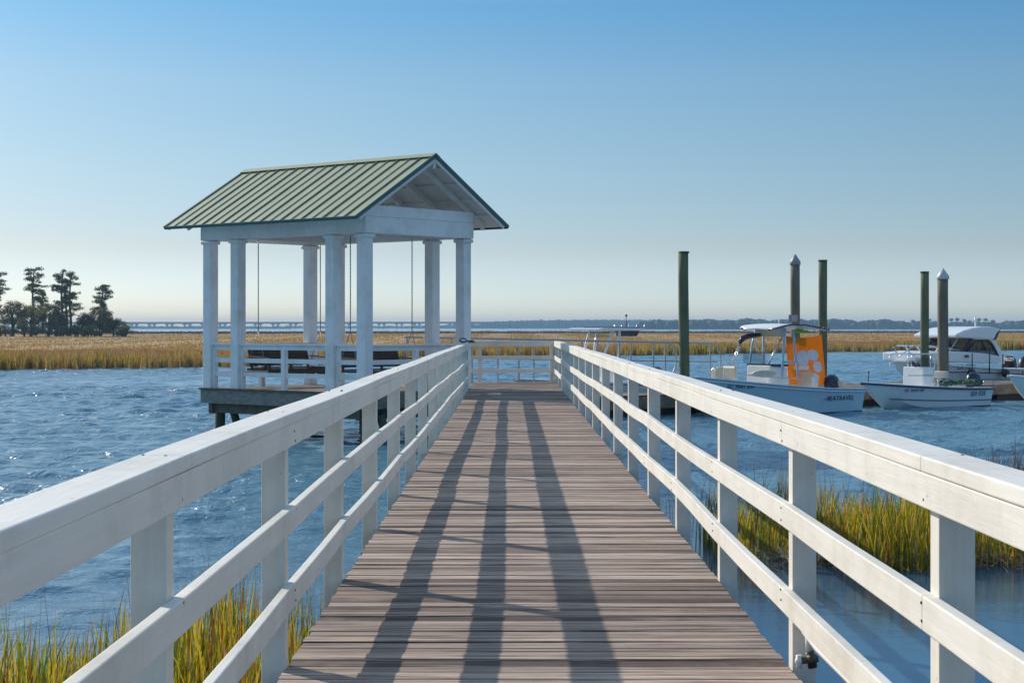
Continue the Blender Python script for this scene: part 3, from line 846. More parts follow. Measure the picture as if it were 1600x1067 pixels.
# landing behind the gazebo
ld = thing('landing', 'low plank landing joining gazebo and boardwalk end', 'landing', (-2.6, 44.6, 0))
m = MB(); y = 43.0
while y < 46.4:
    m.span((-3.9, y, -0.068), (DL - 0.004, y + 0.138, -0.030)); y += 0.145
m.build('deck', M['gaz_deck'], ld, True)
MB().span((-3.9, 43.0, -0.32), (-3.85, 46.4, -0.072)).span((-3.84, 46.34, -0.32), (DL - 0.01, 46.4, -0.072)).build('rim_board', M['rim'], ld, True)
for x, y in ((-3.6, 43.4), (-3.6, 46.1), (-1.3, 46.1)):
    MB().tube([(x, y, -2.6), (x, y, -0.072)], 0.12, 12).build('piling', M['pile_teal'], ld, True)

# porch swings
def swing(s_c, facing, label):
    loc = GA + Matrix.Rotation(GROT, 3, 'Z') @ Vector((LT / 2 - 0.04, s_c, 0))
    rt = thing('porch_swing', label, 'porch swing', loc, GROT + (math.pi if facing > 0 else 0), 'porch swings in the gazebo')
    # local: x across the seat, seat faces -y (front) ; back at +y
    Wd = 1.02
    m = MB()
    for i in range(7):
        yy_ = -0.28 + i * 0.085
        m.span((-Wd + .06, yy_, 0.46), (Wd - .06, yy_ + 0.07, 0.482))
    m.build('seat', M['dark_wood'], rt)
    m = MB()
    for i in range(6):
        z = 0.52 + i * 0.077; y0 = 0.33 + i * 0.025
        m.span((-Wd + .06, y0, z), (Wd - .06, y0 + 0.02, z + 0.0755))
    for x in (-Wd + .1, -.35, .35, Wd - .1):
        m.beam((x, 0.345, 0.42), (x, 0.50, 1.0), 0.05, 0.035, (0, 1, 0))
    m.build('backrest', M['dark_wood'], rt)
    # scalloped front apron
    N = 48; top = []; bot = []
    for i in range(N + 1):
        x = -Wd + .06 + (2 * Wd - .12) * i / N
        bot.append((x, -0.30, 0.315 + 0.065 * abs(math.sin(i / N * math.pi * 5)) ** 0.7 * -1 + 0.03)); top.append((x, -0.30, 0.455))
    m = MB()
    for i in range(N):
        v = [bot[i], bot[i + 1], top[i + 1], top[i]]
        v2 = [(a, b + 0.03, c) for a, b, c in v]
        m.raw(v + v2, [(0, 1, 2, 3), (7, 6, 5, 4), (0, 4, 5, 1), (3, 2, 6, 7)])
    m.build('apron', M['dark_wood'], rt)
    for x in (-Wd, Wd):
        MB().beam((x, -0.33, 0.70), (x, 0.36, 0.74), 0.09, 0.03).build('armrest', M['swing_arm'], rt)
        MB().span((x - 0.025, -0.28, 0.43), (x + 0.025, -0.22, 0.685)).span((x - 0.03, -0.3, 0.41), (x + 0.03, 0.4, 0.458)).build('arm_support', M['dark_wood'], rt)
        m = MB()
        top_ = Vector((x, 0.02, CH - 0.0)); k = Vector((x, 0.02, 1.35))
        m.tube([top_, k], 0.011, 6); m.tube([k, (x, -0.25, 0.47)], 0.009, 6); m.tube([k, (x, 0.36, 0.62)], 0.009, 6)
        for j in range(26):
            z = k.z + (top_.z - k.z) * j / 26
            m.ball((x, 0.02, z), 0.017, 6, 4)
        m.build('chain', M['chain'], rt)
    return rt
swing(1.02, -1, 'dark wooden porch swing nearer the boardwalk, seen from behind inside the gazebo')
swing(LS - 1.08, -1, 'dark wooden porch swing with scalloped apron at the far left end of the gazebo')
for s_ in (1.0, LS - 1.08):
    MB().span((0.15, s_ - 0.07, CH + 0.005), (LT - 0.15, s_ + 0.07, CH + 0.2)).build('cross_beam', M['gaz_under'], gz)

# ---------------------------------------------------------------- floating dock
U = Vector((0.771, 0.637, 0)); Nv = Vector((-0.637, 0.771, 0))   # along / away
DANG = math.atan2(0.637, 0.771)
D0 = Vector((2.6, 49.6, 0))
DTOP = -0.56
dk = thing('floating_dock', 'long low floating dock with timber deck behind the moored boats', 'dock', D0, DANG)
m = MB(); x = -2.2
while x < 34:
    m.span((x, 0.02, DTOP - 0.04), (x + 0.138, 3.88, DTOP + random.uniform(-.003, .003))); x += 0.145
m.build('deck', M['dock_deck'], dk)
MB().span((-2.25, -0.04, DTOP - 0.34), (34, 0.015, DTOP + 0.01)).span((-2.25, 3.885, DTOP - 0.34), (34, 3.94, DTOP + 0.01)).span((-2.3, -0.04, DTOP - 0.34), (-2.252, 3.94, DTOP + 0.01)).build('side_board', M['dock_side'], dk)
for i in range(12):
    MB().span((-2.1 + i * 3, 0.12, WATER - 0.3), (-2.1 + i * 3 + 2.6, 3.8, DTOP - 0.345)).build('float', M['float'], dk)
for (x, y_) in ((6.2, 0.2), (12.6, 0.2), (13.2, 3.6), (17.0, 0.2), (20.5, 3.6), (22.6, 0.2)):
    MB().span((x - .11, y_ - .02, DTOP + .055), (x + .11, y_ + .02, DTOP + .085)).span((x - .05, y_ - .02, DTOP + .004), (x - .02, y_ + .02, DTOP + .055)).span((x + .02, y_ - .02, DTOP + .004), (x + .05, y_ + .02, DTOP + .055)).build('cleat', M['steel'], dk)
fd = thing('dock_fender', 'slim navy blue cushion standing at the dock edge beside the small skiff', 'fender', W(1414.5, 600, 60.5) * 1, 0)
fd.location.z = DTOP
MB().tube([(0, 0, 0.0), (0, 0, 0.04), (0.0, 0, 0.3), (0.03, 0, 0.42)], [0.06, 0.085, 0.08, 0.03], 10).build('cushion', M['navy'], fd)

def piling(px, py, y, d, mat, capmat, label, sign=False):
    top = W(px, py, y)
    o = thing('dock_piling', label, 'piling', (top.x, y, WATER), 0, 'tall pilings around the dock')
    h = top.z - WATER
    r = d / 2
    pts = []; rr = []
    bx, by = random.uniform(-.02, .02), 0
    ct = 0.30 if capmat and capmat != 'flat' else 0.0
    for i in range(9):
        t = i / 8
        pts.append((bx * math.sin(t * 5) , by, -1.2 + (h + 1.2 - ct) * t)); rr.append(r * (1.04 - 0.07 * t + random.uniform(-.015, .015)))
    MB().tube(pts, rr, 18).build('pole', mat, o)
    if capmat == 'flat':
        MB().tube([(0, 0, h - 0.03), (0, 0, h + 0.02)], r * 1.06, 18).build('cap', M['under'], o)
    else:
        MB().tube([(0, 0, h - ct - 0.08), (0, 0, h - ct + 0.03), (0, 0, h + 0.0)], [r * 1.12, r * 1.13, 0.012], 18).build('cap', capmat, o)
    return o
piling(1068.5, 394, 51.4, 0.305, M['pile_green'], 'flat', 'tallest green piling with flat top, standing alone beside the right railing')
p2 = piling(1242.5, 397, 61.0, 0.33, M['pile_brown'], M['cap_metal'], 'grey green piling with pointed grey cap and small sign, behind the boat canopy')
piling(1285.5, 407, 62.0, 0.305, M['pile_green'], 'flat', 'flat topped green piling directly behind the orange flag')
piling(1444.7, 425, 65.7, 0.315, M['pile_green'], 'flat', 'flat topped green piling left of the white capped one')
piling(1473.4, 419, 59.5, 0.365, M['pile_brown'], M['cap_white'], 'thick brown piling with pointed white cap behind the small skiff')
sg = MB(); c = W(1239.5, 497.5, 60.72); 
sg.box((c.x, 60.72, c.z), (0.33, 0.03, 0.25)).build('sign', M['cap_metal'], p2, True, label='small grey sign board fixed to the piling')
for dx in (-0.06, 0.0, 0.06):
    MB().box((c.x + 0.03 + dx, 60.70, c.z), (0.028, 0.008, 0.19)).build('sign_mark', M['cap_white'], p2, True)
# guide ring brackets
for o in ():
    pass

# ---------------------------------------------------------------- gangway
gw = thing('gangway', 'aluminium gangway with looped handrails sloping from boardwalk end to the dock', 'gangway', (-2.3, 46.8, -0.1))
g0 = Vector((-2.3, 46.9, 0.0)); g1 = Vector((5.7, 51.9, -0.42))
dirg = (g1 - g0); gl = math.hypot(dirg.x, dirg.y); gu = Vector((dirg.x, dirg.y, 0)) / gl; gn = Vector((-gu.y, gu.x, 0))
def gp(s_, off, z): 
    t = s_ / gl
    return g0 + Vector((gu.x * s_, gu.y * s_, 0)) + gn * off + Vector((0, 0, dirg.z * t + z))
m = MB()
for i in range(60):
    a = gl * (i + .04) / 60; b = gl * (i + .96) / 60
    q = [gp(a, 0.05, 0), gp(b, 0.05, 0), gp(b, 1.05, 0), gp(a, 1.05, 0)]
    m.prism(q, (0, 0, -0.03))
m.build('walk_surface', M['alu'], gw, True)
HT = 1.13
for off, end in ((0.0, gl + 0.62), (1.1, gl - 0.20)):
    MB().beam(gp(0, off, -0.06), gp(gl, off, -0.06), 0.06, 0.14).build('side_beam', M['alu'], gw, True)
    # hand rail z tuned: level run then loop
    def hz(s_): return EYE - (0.27 + 0.20 * s_ / gl)
    def hp(s_, dz=0.0):
        p = gp(s_, off, 0); p.z = hz(s_) + dz; return p
    loop = [hp(s_) for s_ in np.linspace(0, end - 0.35, 10)]
    cx = end - 0.35
    for a in np.linspace(80, -55, 10):
        rr = 0.52
        loop.append(hp(cx + rr * 0.75 * math.cos(R(a)), rr * (math.sin(R(a)) - 1)))
    loop.append(hp(cx - 0.12, -1.05))
    MB().tube(loop, 0.026, 8).build('handrail', M['alu'], gw, True)
    MB().tube([hp(0, -0.55), hp(cx + 0.25, -0.55)], 0.018, 8).build('middle_rail', M['alu'], gw, True)
    for s_ in (0.1, 1.5, 3.0, 4.2, 5.1, 6.4, 7.6, cx - 0.02):
        b_ = gp(s_, off, -0.05)
        MB().beam(b_, (b_.x, b_.y, hz(s_)), 0.045, 0.045, (0, 1, 0)).build('post', M['alu'], gw, True)

# ---------------------------------------------------------------- boats
BROT = math.pi + DANG
class Boat:
    def __init__(s, name, label, cat, center, L, B, z_st, z_bow, hullmat, rake=0.7, flare=0.86, group='boats moored at the dock', draft=0.28, full=2.3):
        s.L, s.B, s.zs0, s.zs1, s.rake, s.fl, s.draft, s.full = L, B, z_st, z_bow, rake, flare, draft, full
        s.loc = Vector((center[0], center[1], WATER))
        s.root = thing(name, label, cat, s.loc, BROT, group)
        s.rot = Matrix.Rotation(BROT, 3, 'Z')
        s.inv = s.rot.inverted()
        s.hull(hullmat)
    def px(s, px, py, yoff):
        """local point where the sight line through a photo pixel meets the vertical plane y=yoff"""
        d = Vector(((px - VX) / F, 1, -(py - VY) / F))
        o_l = s.inv @ (Vector((0, 0, EYE)) - s.loc); d_l = s.inv @ d
        k = (yoff - o_l.y) / d_l.y
        return o_l + d_l * k
    def hb(s, t):
        u = max(0.0, (t - 0.35) / 0.65)
        return s.B / 2 * (0.94 + 0.06 * min(1, t / 0.35)) * max(0.0, 1 - u ** s.full) ** 0.9
    def zsh(s, t): return s.zs0 + (s.zs1 - s.zs0) * (max(0, t) ** 1.7)
    def sec(s, t):
        """outer section from keel up to sheer: list of (x,y,z)"""
        hb, zs = s.hb(t), s.zsh(t)
        zk = -s.draft + (zs * 0.75 + s.draft) * max(0, (t - 0.72) / 0.28) ** 2.4
        zc = -0.04 + (zs * 0.80 + 0.04) * max(0, (t - 0.3) / 0.7) ** 2.6
        zc = max(zc, zk + 0.02)
        cb_ = hb * (s.fl - 0.25 * max(0, t - 0.45))
        x = -s.L / 2 + s.L * t
        def rk(z): return x - s.rake * t ** 5 * max(0, (zs - z)) / max(0.2, zs + s.draft)
        pts = [(0, zk), (cb_ * 0.5, (zk + zc) / 2 - 0.01), (cb_, zc), (cb_ + (hb - cb_) * 0.35, zc + (zs - zc) * 0.45), (cb_ + (hb - cb_) * 0.72, zc + (zs - zc) * 0.78), (hb, zs)]
        return [(rk(z), y, z) for y, z in pts]
    def side_y(s, x, z):
        t = (x + s.L / 2) / s.L
        sc = s.sec(max(0, min(1, t)))
        for a, b in zip(sc[2:], sc[3:]):
            if a[2] <= z <= b[2] + 1e-6:
                k = (z - a[2]) / max(1e-6, b[2] - a[2]); return a[1] + (b[1] - a[1]) * k
        return sc[-1][1]
    def hull(s, mat):
        N = 28; m = MB(); rings = []
        for i in range(N + 1):
            t = 1 - (1 - i / N) ** 1.25
            sc = s.sec(t)
            rings.append([(x, -y, z) for x, y, z in reversed(sc[1:])] + sc)
        k = len(rings[0])
        V = [p for r in rings for p in r]
        Fc = []
        for i in range(N):
            for j in range(k - 1):
                Fc.append((i * k + j, (i + 1) * k + j, (i + 1) * k + j + 1, i * k + j + 1))
        m.raw(V, Fc, True)
        m.f.append(tuple(range(k))); m.smooth.append(False)
        o = m.build('hull', mat, s.root)
        ms = o.modifiers.new('edge', 'EDGE_SPLIT'); ms.split_angle = R(28)
        s.hull_o = o
    def liner(s, mat, floor_z=0.22, bowdeck=0.62, deckdrop=0.10, gun=0.17, stern_deck=0.0):
        N = 28; m = MB(); rings = []
        for i in range(N + 1):
            t = 0.004 + 0.99 * i / N
            hb, zs = s.hb(t), s.zsh(t) + 0.004
            x = -s.L / 2 + s.L * t
            if t > bowdeck: fz = zs - deckdrop
            elif t < stern_deck: fz = zs - 0.05
            else: fz = floor_z
            gi = max(0.01, hb - gun)
            r = [(hb, zs), (gi, zs + 0.015), (gi * 0.98, fz), (0, fz)]
            rings.append([(x, -y, z) for y, z in r] + [(x, y, z) for y, z in reversed(r[:-1])])
        k = len(rings[0]); V = [p for r in rings for p in r]; Fc = []
        for i in range(N):
            for j in range(k - 1):
                Fc.append((i * k + j, i * k + j + 1, (i + 1) * k + j + 1, (i + 1) * k + j))
        m.raw(V, Fc); m.f.append(tuple(reversed(range(k)))); m.smooth.append(False)
        return m.build('liner', mat, s.root)
    def rub(s, mat, r=0.03, dz=-0.02, name='rub_rail'):
        for sg in (1, -1):
            pts = []
            for i in range(31):
                t = i / 30 * 0.998
                pts.append((-s.L / 2 + s.L * t, sg * (s.hb(t) + 0.008), s.zsh(t) + dz))
            MB().tube(pts, r, 8).build(name, mat, s.root)
    def stripe(s, mat, zf, h, t0=0.0, t1=0.9, name='stripe'):
        for sg in (1, -1):
            V = []; Fc = []; N = 40
            for i in range(N + 1):
                t = t0 + (t1 - t0) * i / N; x = -s.L / 2 + s.L * t; z = zf(t)
                zs = s.zsh(t); xr = x - s.rake * t ** 5 * max(0, (zs - z)) / max(0.2, zs + s.draft)
                for q in (z, z + h):
                    V.append((xr, sg * (s.side_y(x, q) + 0.006), q))
            for i in range(N): Fc.append((2 * i, 2 * i + 2, 2 * i + 3, 2 * i + 1))
            o = MB().raw(V, Fc).build(name, mat, s.root)
            sol = o.modifiers.new('thick', 'SOLIDIFY'); sol.thickness = 0.006; sol.offset = 0
    def text(s, string, pxc, pyc, size, mat, name='lettering', shear=0.0, yoff=None, sx=1.0):
        c = s.px(pxc, pyc, (s.B / 2) if yoff is None else yoff)
        cu = bpy.data.curves.new('txt', 'FONT'); cu.body = string; cu.size = size; cu.align_x = 'CENTER'; cu.align_y = 'CENTER'; cu.shear = shear; cu.extrude = 0.0
        cu.offset = size * 0.006; cu.space_character = 1.12
        to = bpy.data.objects.new('txt', cu); COL.objects.link(to)
        bpy.context.view_layer.update()
        me = bpy.data.meshes.new_from_object(to.evaluated_get(bpy.context.evaluated_depsgraph_get()))
        bpy.data.objects.remove(to)
        m = MB()
        for sg in (1,):
            V = []
            for v in me.vertices:
                x = c.x - v.co.x * sx; z = c.z + v.co.y
                V.append((x, s.side_y(x, z) + 0.012 if yoff is None else yoff, z))
            m.raw(V, [tuple(p.vertices) for p in me.polygons])
        bpy.data.meshes.remove(me)
        o = m.build(name, mat, s.root)
        sol = o.modifiers.new('thick', 'SOLIDIFY'); sol.thickness = 0.006; sol.offset = 0
        return o
    def tube_px(s, pts, yoff, r, mat, name, mirror=False, y2=None):
        P = [s.px(a, b, yoff) for a, b in pts]
        o = MB().tube(P, r, 8).build(name, mat, s.root)
        if mirror:
            MB().tube([Vector((p.x, -p.y if y2 is None else y2, p.z)) for p in P], r, 8).build(name, mat, s.root)
        return P
    def panel_px(s, pts, yoff, depth, mat, name, bevel=0.0, parent=None, fit=True):
        if depth > 0.2 and fit:   # measured outline covers the near side and the bow-facing side: keep only the near side
            xs = [p[0] for p in pts]; w = max(xs) - min(xs)
            c = s.px(pts[0][0], pts[0][1], yoff); dist = (s.rot @ c + s.loc).y
            k = max(0.18, (w - depth * 0.637 / dist * F) / w)
            pts = [(max(xs) - (max(xs) - a) * k, b) for a, b in pts]
        P = [s.px(a, b, yoff) for a, b in pts]
        return MB().prism(P, (0, -depth, 0)).build(name, mat, parent or s.root, bevel=bevel)
    def outboard(s, x, y, z, mat, sc=1.0, name='outboard_motor'):
        m = MB()
        secs = [(-0.0, 0.10), (0.05, 0.19), (0.30, 0.21), (0.50, 0.18), (0.60, 0.08)]
        V = []; n = 14
        for zz, r in secs:
            for k in range(n):
                a = 2 * math.pi * k / n
                V.append((x - 0.05 * sc + r * 1.45 * sc * math.cos(a), y + r * sc * math.sin(a), z + zz * sc))
        Fc = [(i * n + k, i * n + (k + 1) % n, (i + 1) * n + (k + 1) % n, (i + 1) * n + k) for i in range(len(secs) - 1) for k in range(n)]
        m.raw(V, Fc, True); m.f += [tuple(reversed(range(n))), tuple(range((len(secs) - 1) * n, len(secs) * n))]; m.smooth += [True, True]
        o = m.build(name, mat, s.root)
        MB().beam((x - 0.06 * sc, y, z), (x - 0.06 * sc, y, -0.45), 0.10 * sc, 0.20 * sc, (1, 0, 0)).span((x - 0.02, y - 0.1, z - 0.25), (x + 0.18, y + 0.1, z - 0.02)).build('motor_leg', M['black'], o)
        return o

# ---- pale blue centre console boat with orange flag
b2 = Boat('center_console_boat', 'pale blue centre console boat with canopy and orange paw print flag', 'boat', (7.69, 52.31), 6.4, 2.2, 0.70, 1.15, M['gel_blue'], rake=0.9, full=2.5)
b2.liner(M['gel_cream'], 0.30, 0.60, 0.30, 0.20)
b2.rub(M['gel_white'], 0.022, -0.07)
b2.rub(M['blue_tube'], 0.03, 0.0, 'gunwale_edge')
b2.stripe(M['navy_stripe'], lambda t: 0.01, 0.035, 0, 0.72, 'waterline_stripe')
b2.text('SEATRAVEL', 1317.5, 622.3, 0.20, M['navy_stripe'], sx=1.12)
b2.panel_px([(1286, 623.5), (1294, 622), (1297, 620), (1299, 623.6)], 1.085, 0.01, M['navy_stripe'], 'fish_logo')
b2.text('SC 7041 BW', 1176, 605.2, 0.14, M['navy_stripe'], 'registration_number')
# canopy: shallow dome
cf = b2.px(1152.5, 514.5, 0.0); cr = b2.px(1289, 517, 0.0)
m = MB(); NX, NY = 18, 8; V = []; Fc = []
topz = {0: 513, .12: 507, .25: 505.3, .5: 506, .8: 510, 1: 513.5}
ks = sorted(topz)
for i in range(NX + 1):
    u = i / NX; pxx = 1182 + (1260 - 1182) * u; pyy = float(np.interp(u, ks, [topz[q] for q in ks]))
    pc = b2.px(pxx, pyy, 0.0)
    hw = 0.90 * (1 - (1 - min(1, u / 0.12)) ** 2 * 0.5)
    for j in range(NY + 1):
        v = -1 + 2 * j / NY
        V.append((pc.x, v * hw, pc.z - 0.035 * v * v))
for i in range(NX):
    for j in range(NY):
        a = i * (NY + 1) + j; Fc.append((a, a + 1, a + NY + 2, a + NY + 1))
can = MB().raw(V, Fc, True).build('canopy', M['gel_white'], b2.root)
sol = can.modifiers.new('thick', 'SOLIDIFY'); sol.thickness = 0.035; sol.offset = -1
MB().tube([Vector(V[i * (NY + 1)]) for i in range(NX + 1)], 0.022, 8).build('canopy_frame', M['navy'], b2.root)
MB().tube([Vector(V[i * (NY + 1) + NY]) for i in range(NX + 1)], 0.022, 8).build('canopy_frame', M['navy'], b2.root)
for a, bq in ((((1181, 514.4), (1175, 540), (1171, 571), (1169, 589)), -0.68), (((1227, 514.4), (1224, 550), (1221.5, 592)), 0.68), (((1192.5, 514), (1193, 545), (1194, 575)), -0.68), (((1239, 515), (1243, 560), (1246, 575), (1246, 592)), 0.68)):
    b2.tube_px(a, bq, 0.036, M['blue_tube'], 'canopy_leg')
b2.tube_px(((1177.5, 529), (1194, 575)), -0.66, 0.020, M['steel'], 'canopy_brace')
b2.tube_px(((1222, 527), (1197, 575)), 0.1, 0.024, M['steel'], 'canopy_brace')
b2.tube_px(((1224, 565.5), (1242, 565.5)), 0.68, 0.035, M['blue_tube'], 'crossbar')
b2.panel_px([(1184, 511), (1229, 512), (1226, 526.5), (1186, 526.5)], 0.5, 1.0, M['vinyl'], 'electronics_box', 0.03)
# folded bimini boot and its legs
b2.tube_px(((1156, 535.5), (1160, 529), (1168, 525.3), (1180, 523.7), (1192, 523)), -0.3, [0.05, 0.085, 0.085, 0.075, 0.05], M['navy'], 'folded_bimini')
b2.tube_px(((1157, 534), (1141, 571)), -0.3, 0.020, M['steel'], 'bimini_leg')
b2.tube_px(((1158, 536), (1146, 571)), -0.3, 0.016, M['steel'], 'bimini_leg')
# console
b2.panel_px([(1173, 571), (1221, 573), (1233, 592), (1233, 606), (1171, 604)], 0.45, 0.9, M['gel_white'], 'console', 0.03)
b2.panel_px([(1172, 568.8), (1232, 569.2), (1232, 572.6), (1173, 572)], 0.52, 1.04, M['black'], 'dash')
b2.panel_px([(1187, 551), (1190, 549.5), (1196, 568.5), (1186, 568.5)], 0.42, 0.84, M['clear_glass'], 'windshield')
ov = [(1195.5 + 18.5 * math.cos(a), 584 + 5.6 * math.sin(a)) for a in np.linspace(0, 2 * math.pi, 18, endpoint=False)]
b2.panel_px(ov, 0.78, 0.12, M['vinyl'], 'hatch_cover', 0.02)
# seats
b2.panel_px([(1247, 571), (1262, 570.5), (1265, 573), (1262, 578), (1250, 578)], 0.5, 0.95, M['gel_white'], 'leaning_post_back', 0.03)
b2.panel_px([(1249, 579), (1266, 579), (1269, 592), (1269, 604), (1249, 604)], 0.45, 0.9, M['vinyl'], 'leaning_post', 0.03)
b2.panel_px([(1263, 588), (1275, 586), (1279, 597), (1279, 606), (1263, 606)], 0.55, 0.25, M['gel_white'], 'stern_seat', 0.03)
b2.panel_px([(1112, 577), (1117, 573.5), (1136, 572.5), (1141, 577), (1143, 590), (1140, 600), (1112, 596)], -0.5, 0.25, M['vinyl'], 'bow_seat', 0.05)
b2.panel_px([(1134, 575), (1142, 571.5), (1148, 574), (1152, 588), (1152, 600), (1136, 600)], 0.25, 0.5, M['vinyl'], 'forward_seat', 0.05)
b2.panel_px([(1292, 595.5), (1323, 597), (1323, 604), (1292, 603)], 0.4, 1.2, M['gel_cream'], 'stern_bench', 0.02)
b2.tube_px(((1106, 589), (1117, 571), (1129, 556.5), (1147, 555)), 0.35, 0.014, M['steel'], 'bow_rail')
b2.tube_px(((1128, 557), (1141, 569)), 0.35, 0.012, M['steel'], 'bow_rail_brace')
b2.tube_px(((1155, 590), (1160, 586.5), (1170, 586), (1196, 588.5), (1252, 592), (1256, 596)), 1.0, 0.014, M['steel'], 'side_rail')
# rod holders on the canopy edge and light
for pxx in (1261, 1272.5, 1287):
    p = b2.px(pxx, 511.5, 0.2); MB().tube([p, p + Vector((0, 0, -0.12))], 0.02, 8).build('rod_holder', M['steel'], b2.root)
p = b2.px(1217, 500, 0.0); MB().tube([p, p + Vector((0, 0, -0.2))], 0.016, 8).ball(p, 0.03, 8, 5).build('mast_light', M['gel_white'], b2.root)
b2.outboard(-2.80, 0.0, 0.55, M['navy'], 0.95)

# orange flag with white paw
fl = thing('paw_flag', 'orange flag with large white paw print hanging from the boat canopy', 'flag', b2.loc, BROT)
def flag_pt(u, v, yoff=0.62):
    """u 0..1 left to right, v 0..1 top to bottom on the cloth"""
    topy = 525.5 + 3.5 * math.sin(u * math.pi) - 3.0 * u
    lx = 1228 + 3 * v; rx = 1285.5 + 6 * v
    pxx = lx + (rx - lx) * u; pyy = topy + (601 - topy) * v
    p = b2.px(pxx, pyy, -0.05)
    p.y += 0.030 * math.sin(u * 17 + v * 1.5) * (1 - 0.3 * v) + 0.02 * math.sin(u * 31)
    return p
def cloth(fn, NU, NV, name, mat, thick, parent):
    V = [fn(i / NU, j / NV) for j in range(NV + 1) for i in range(NU + 1)]
    Fc = [(j * (NU + 1) + i, j * (NU + 1) + i + 1, (j + 1) * (NU + 1) + i + 1, (j + 1) * (NU + 1) + i) for j in range(NV) for i in range(NU)]
    o = MB().raw(V, Fc, True).build(name, mat, parent); so = o.modifiers.new('thick', 'SOLIDIFY'); so.thickness = thick; so.offset = 0
    return o
cloth(flag_pt, 50, 20, 'cloth', M['orange'], 0.006, fl)
def pad(cx, cy, rx, ry, rot=0.0):
    N = 22; rings = 5; V = []; Fc = []
    for q in range(rings + 1):
        for k in range(N):
            a = 2 * math.pi * k / N
            ex_, ey_ = rx * q / rings * math.cos(a), ry * q / rings * math.sin(a)
            pxx = cx + ex_ * math.cos(rot) - ey_ * math.sin(rot); pyy = cy + ex_ * math.sin(rot) + ey_ * math.cos(rot)
            # invert to u,v approx
            v = (pyy - 526) / (601 - 526); u = (pxx - (1228 + 3 * v)) / ((1285.5 + 6 * v) - (1228 + 3 * v))
            topy = 525.5 + 3.5 * math.sin(u * math.pi) - 3.0 * u; v = (pyy - topy) / (601 - topy)
            p = flag_pt(min(1, max(0, u)), v); p.y += 0.010
            V.append(p)
    for q in range(rings):
        for k in range(N):
            Fc.append((q * N + k, q * N + (k + 1) % N, (q + 1) * N + (k + 1) % N, (q + 1) * N + k))
    o = MB().raw(V, Fc, True).build('paw_pad', M['white_print'], fl); so = o.modifiers.new('thick', 'SOLIDIFY'); so.thickness = 0.004; so.offset = 0
pad(1254.5, 560.5, 9.5, 13.5, -0.25); pad(1269.5, 555, 7.6, 9.4, -0.4); pad(1276.5, 573, 7.0, 9.0, -0.45); pad(1272, 590, 7.0, 7.5, 0)
gb = thing('stowed_bag', 'lime green bag stowed under the rear of the boat canopy', 'bag', b2.loc, BROT)
P = [b2.px(a, b, 0.3) for a, b in ((1242, 517.5), (1247, 516.8), (1256, 518.2), (1264, 518.6))]
MB().tube(P, [0.05, 0.075, 0.05, 0.03], 10).build('bag', M['green_bag'], gb)

# ---- small white skiff
b1 = Boat('skiff', 'small white open skiff with navy rub rail and folding windshield hoop', 'boat', (13.10, 56.55), 5.6, 1.95, 0.60, 0.86, M['gel_white'], rake=1.1, full=2.8, flare=0.84)
b1.liner(M['gel_white'], 0.24, 0.66, 0.06, 0.14)
b1.rub(M['navy_stripe'], 0.035, -0.035)
b1.stripe(M['teal_stripe'], lambda t: 0.19 + 0.16 * t ** 2, 0.035, 0, 0.90)
b1.stripe(M['black'], lambda t: -0.02, 0.05, 0, 0.70, 'waterline_stripe')
b1.text('SEA FOX', 1531.5, 615.3, 0.215, M['teal_stripe'], shear=0.2, sx=0.9)
b1.text('SC 5937 BP', 1438, 610.6, 0.11, M['navy_stripe'], 'registration_number', sx=1.25)
b1.panel_px([(1419, 573.5), (1457, 573.5), (1459, 586), (1460, 606), (1417, 606)], 0.38, 0.80, M['gel_white'], 'console', 0.03)
b1.panel_px([(1419.5, 586), (1458.5, 586), (1458.5, 587.2), (1419.5, 587.2)], 0.392, 0.01, M['cap_metal'], 'console_lip')
hoop = [(1419, 574), (1418, 561), (1420, 555), (1425, 553), (1450, 552.8), (1457, 554.5), (1460, 559), (1460, 574), (1456, 600)]
b1.tube_px(hoop, 0.36, 0.02, M['steel'], 'windshield_hoop', True, -0.36)
b1.tube_px(((1424, 553), (1424, 573)), 0.36, 0.012, M['steel'], 'hoop_strut'); b1.tube_px(((1454, 554), (1454, 573)), 0.36, 0.012, M['steel'], 'hoop_strut')
b1.panel_px([(1421, 559), (1456, 559), (1456, 572.8), (1421, 572.8)], 0.1, 0.012, M['clear_glass'], 'windshield')
b1.tube_px(((1425, 566), (1431, 572)), 0.15, 0.05, M['navy'], 'gauge'); b1.tube_px(((1433, 568), (1437, 572)), 0.15, 0.04, M['black'], 'gauge')
b1.panel_px([(1464, 580), (1482, 580), (1483.5, 592), (1464.5, 592)], 0.3, 0.6, M['vinyl'], 'cooler_seat', 0.03)
b1.tube_px(((1466, 592), (1466, 604)), 0.3, 0.02, M['steel'], 'seat_leg', True, -0.3); b1.tube_px(((1482, 592), (1484, 604)), 0.3, 0.02, M['steel'], 'seat_leg', True, -0.3)
b1.tube_px(((1456, 600), (1460, 594), (1465, 593.5), (1482, 593.5)), 0.6, 0.015, M['steel'], 'grab_rail')
b1.tube_px(((1537, 601), (1537, 595), (1551, 595.5), (1553, 602)), 0.85, 0.013, M['steel'], 'stern_rail')
P = [b1.px(1357, y_, 0.0) for y_ in (582, 597)]
MB().tube(P, 0.014, 8).ball(P[0], 0.035, 8, 6).build('bow_light', M['black'], b1.root)
b1.outboard(-2.8 - 0.12, 0.0, 0.45, M['navy'], 1.05)
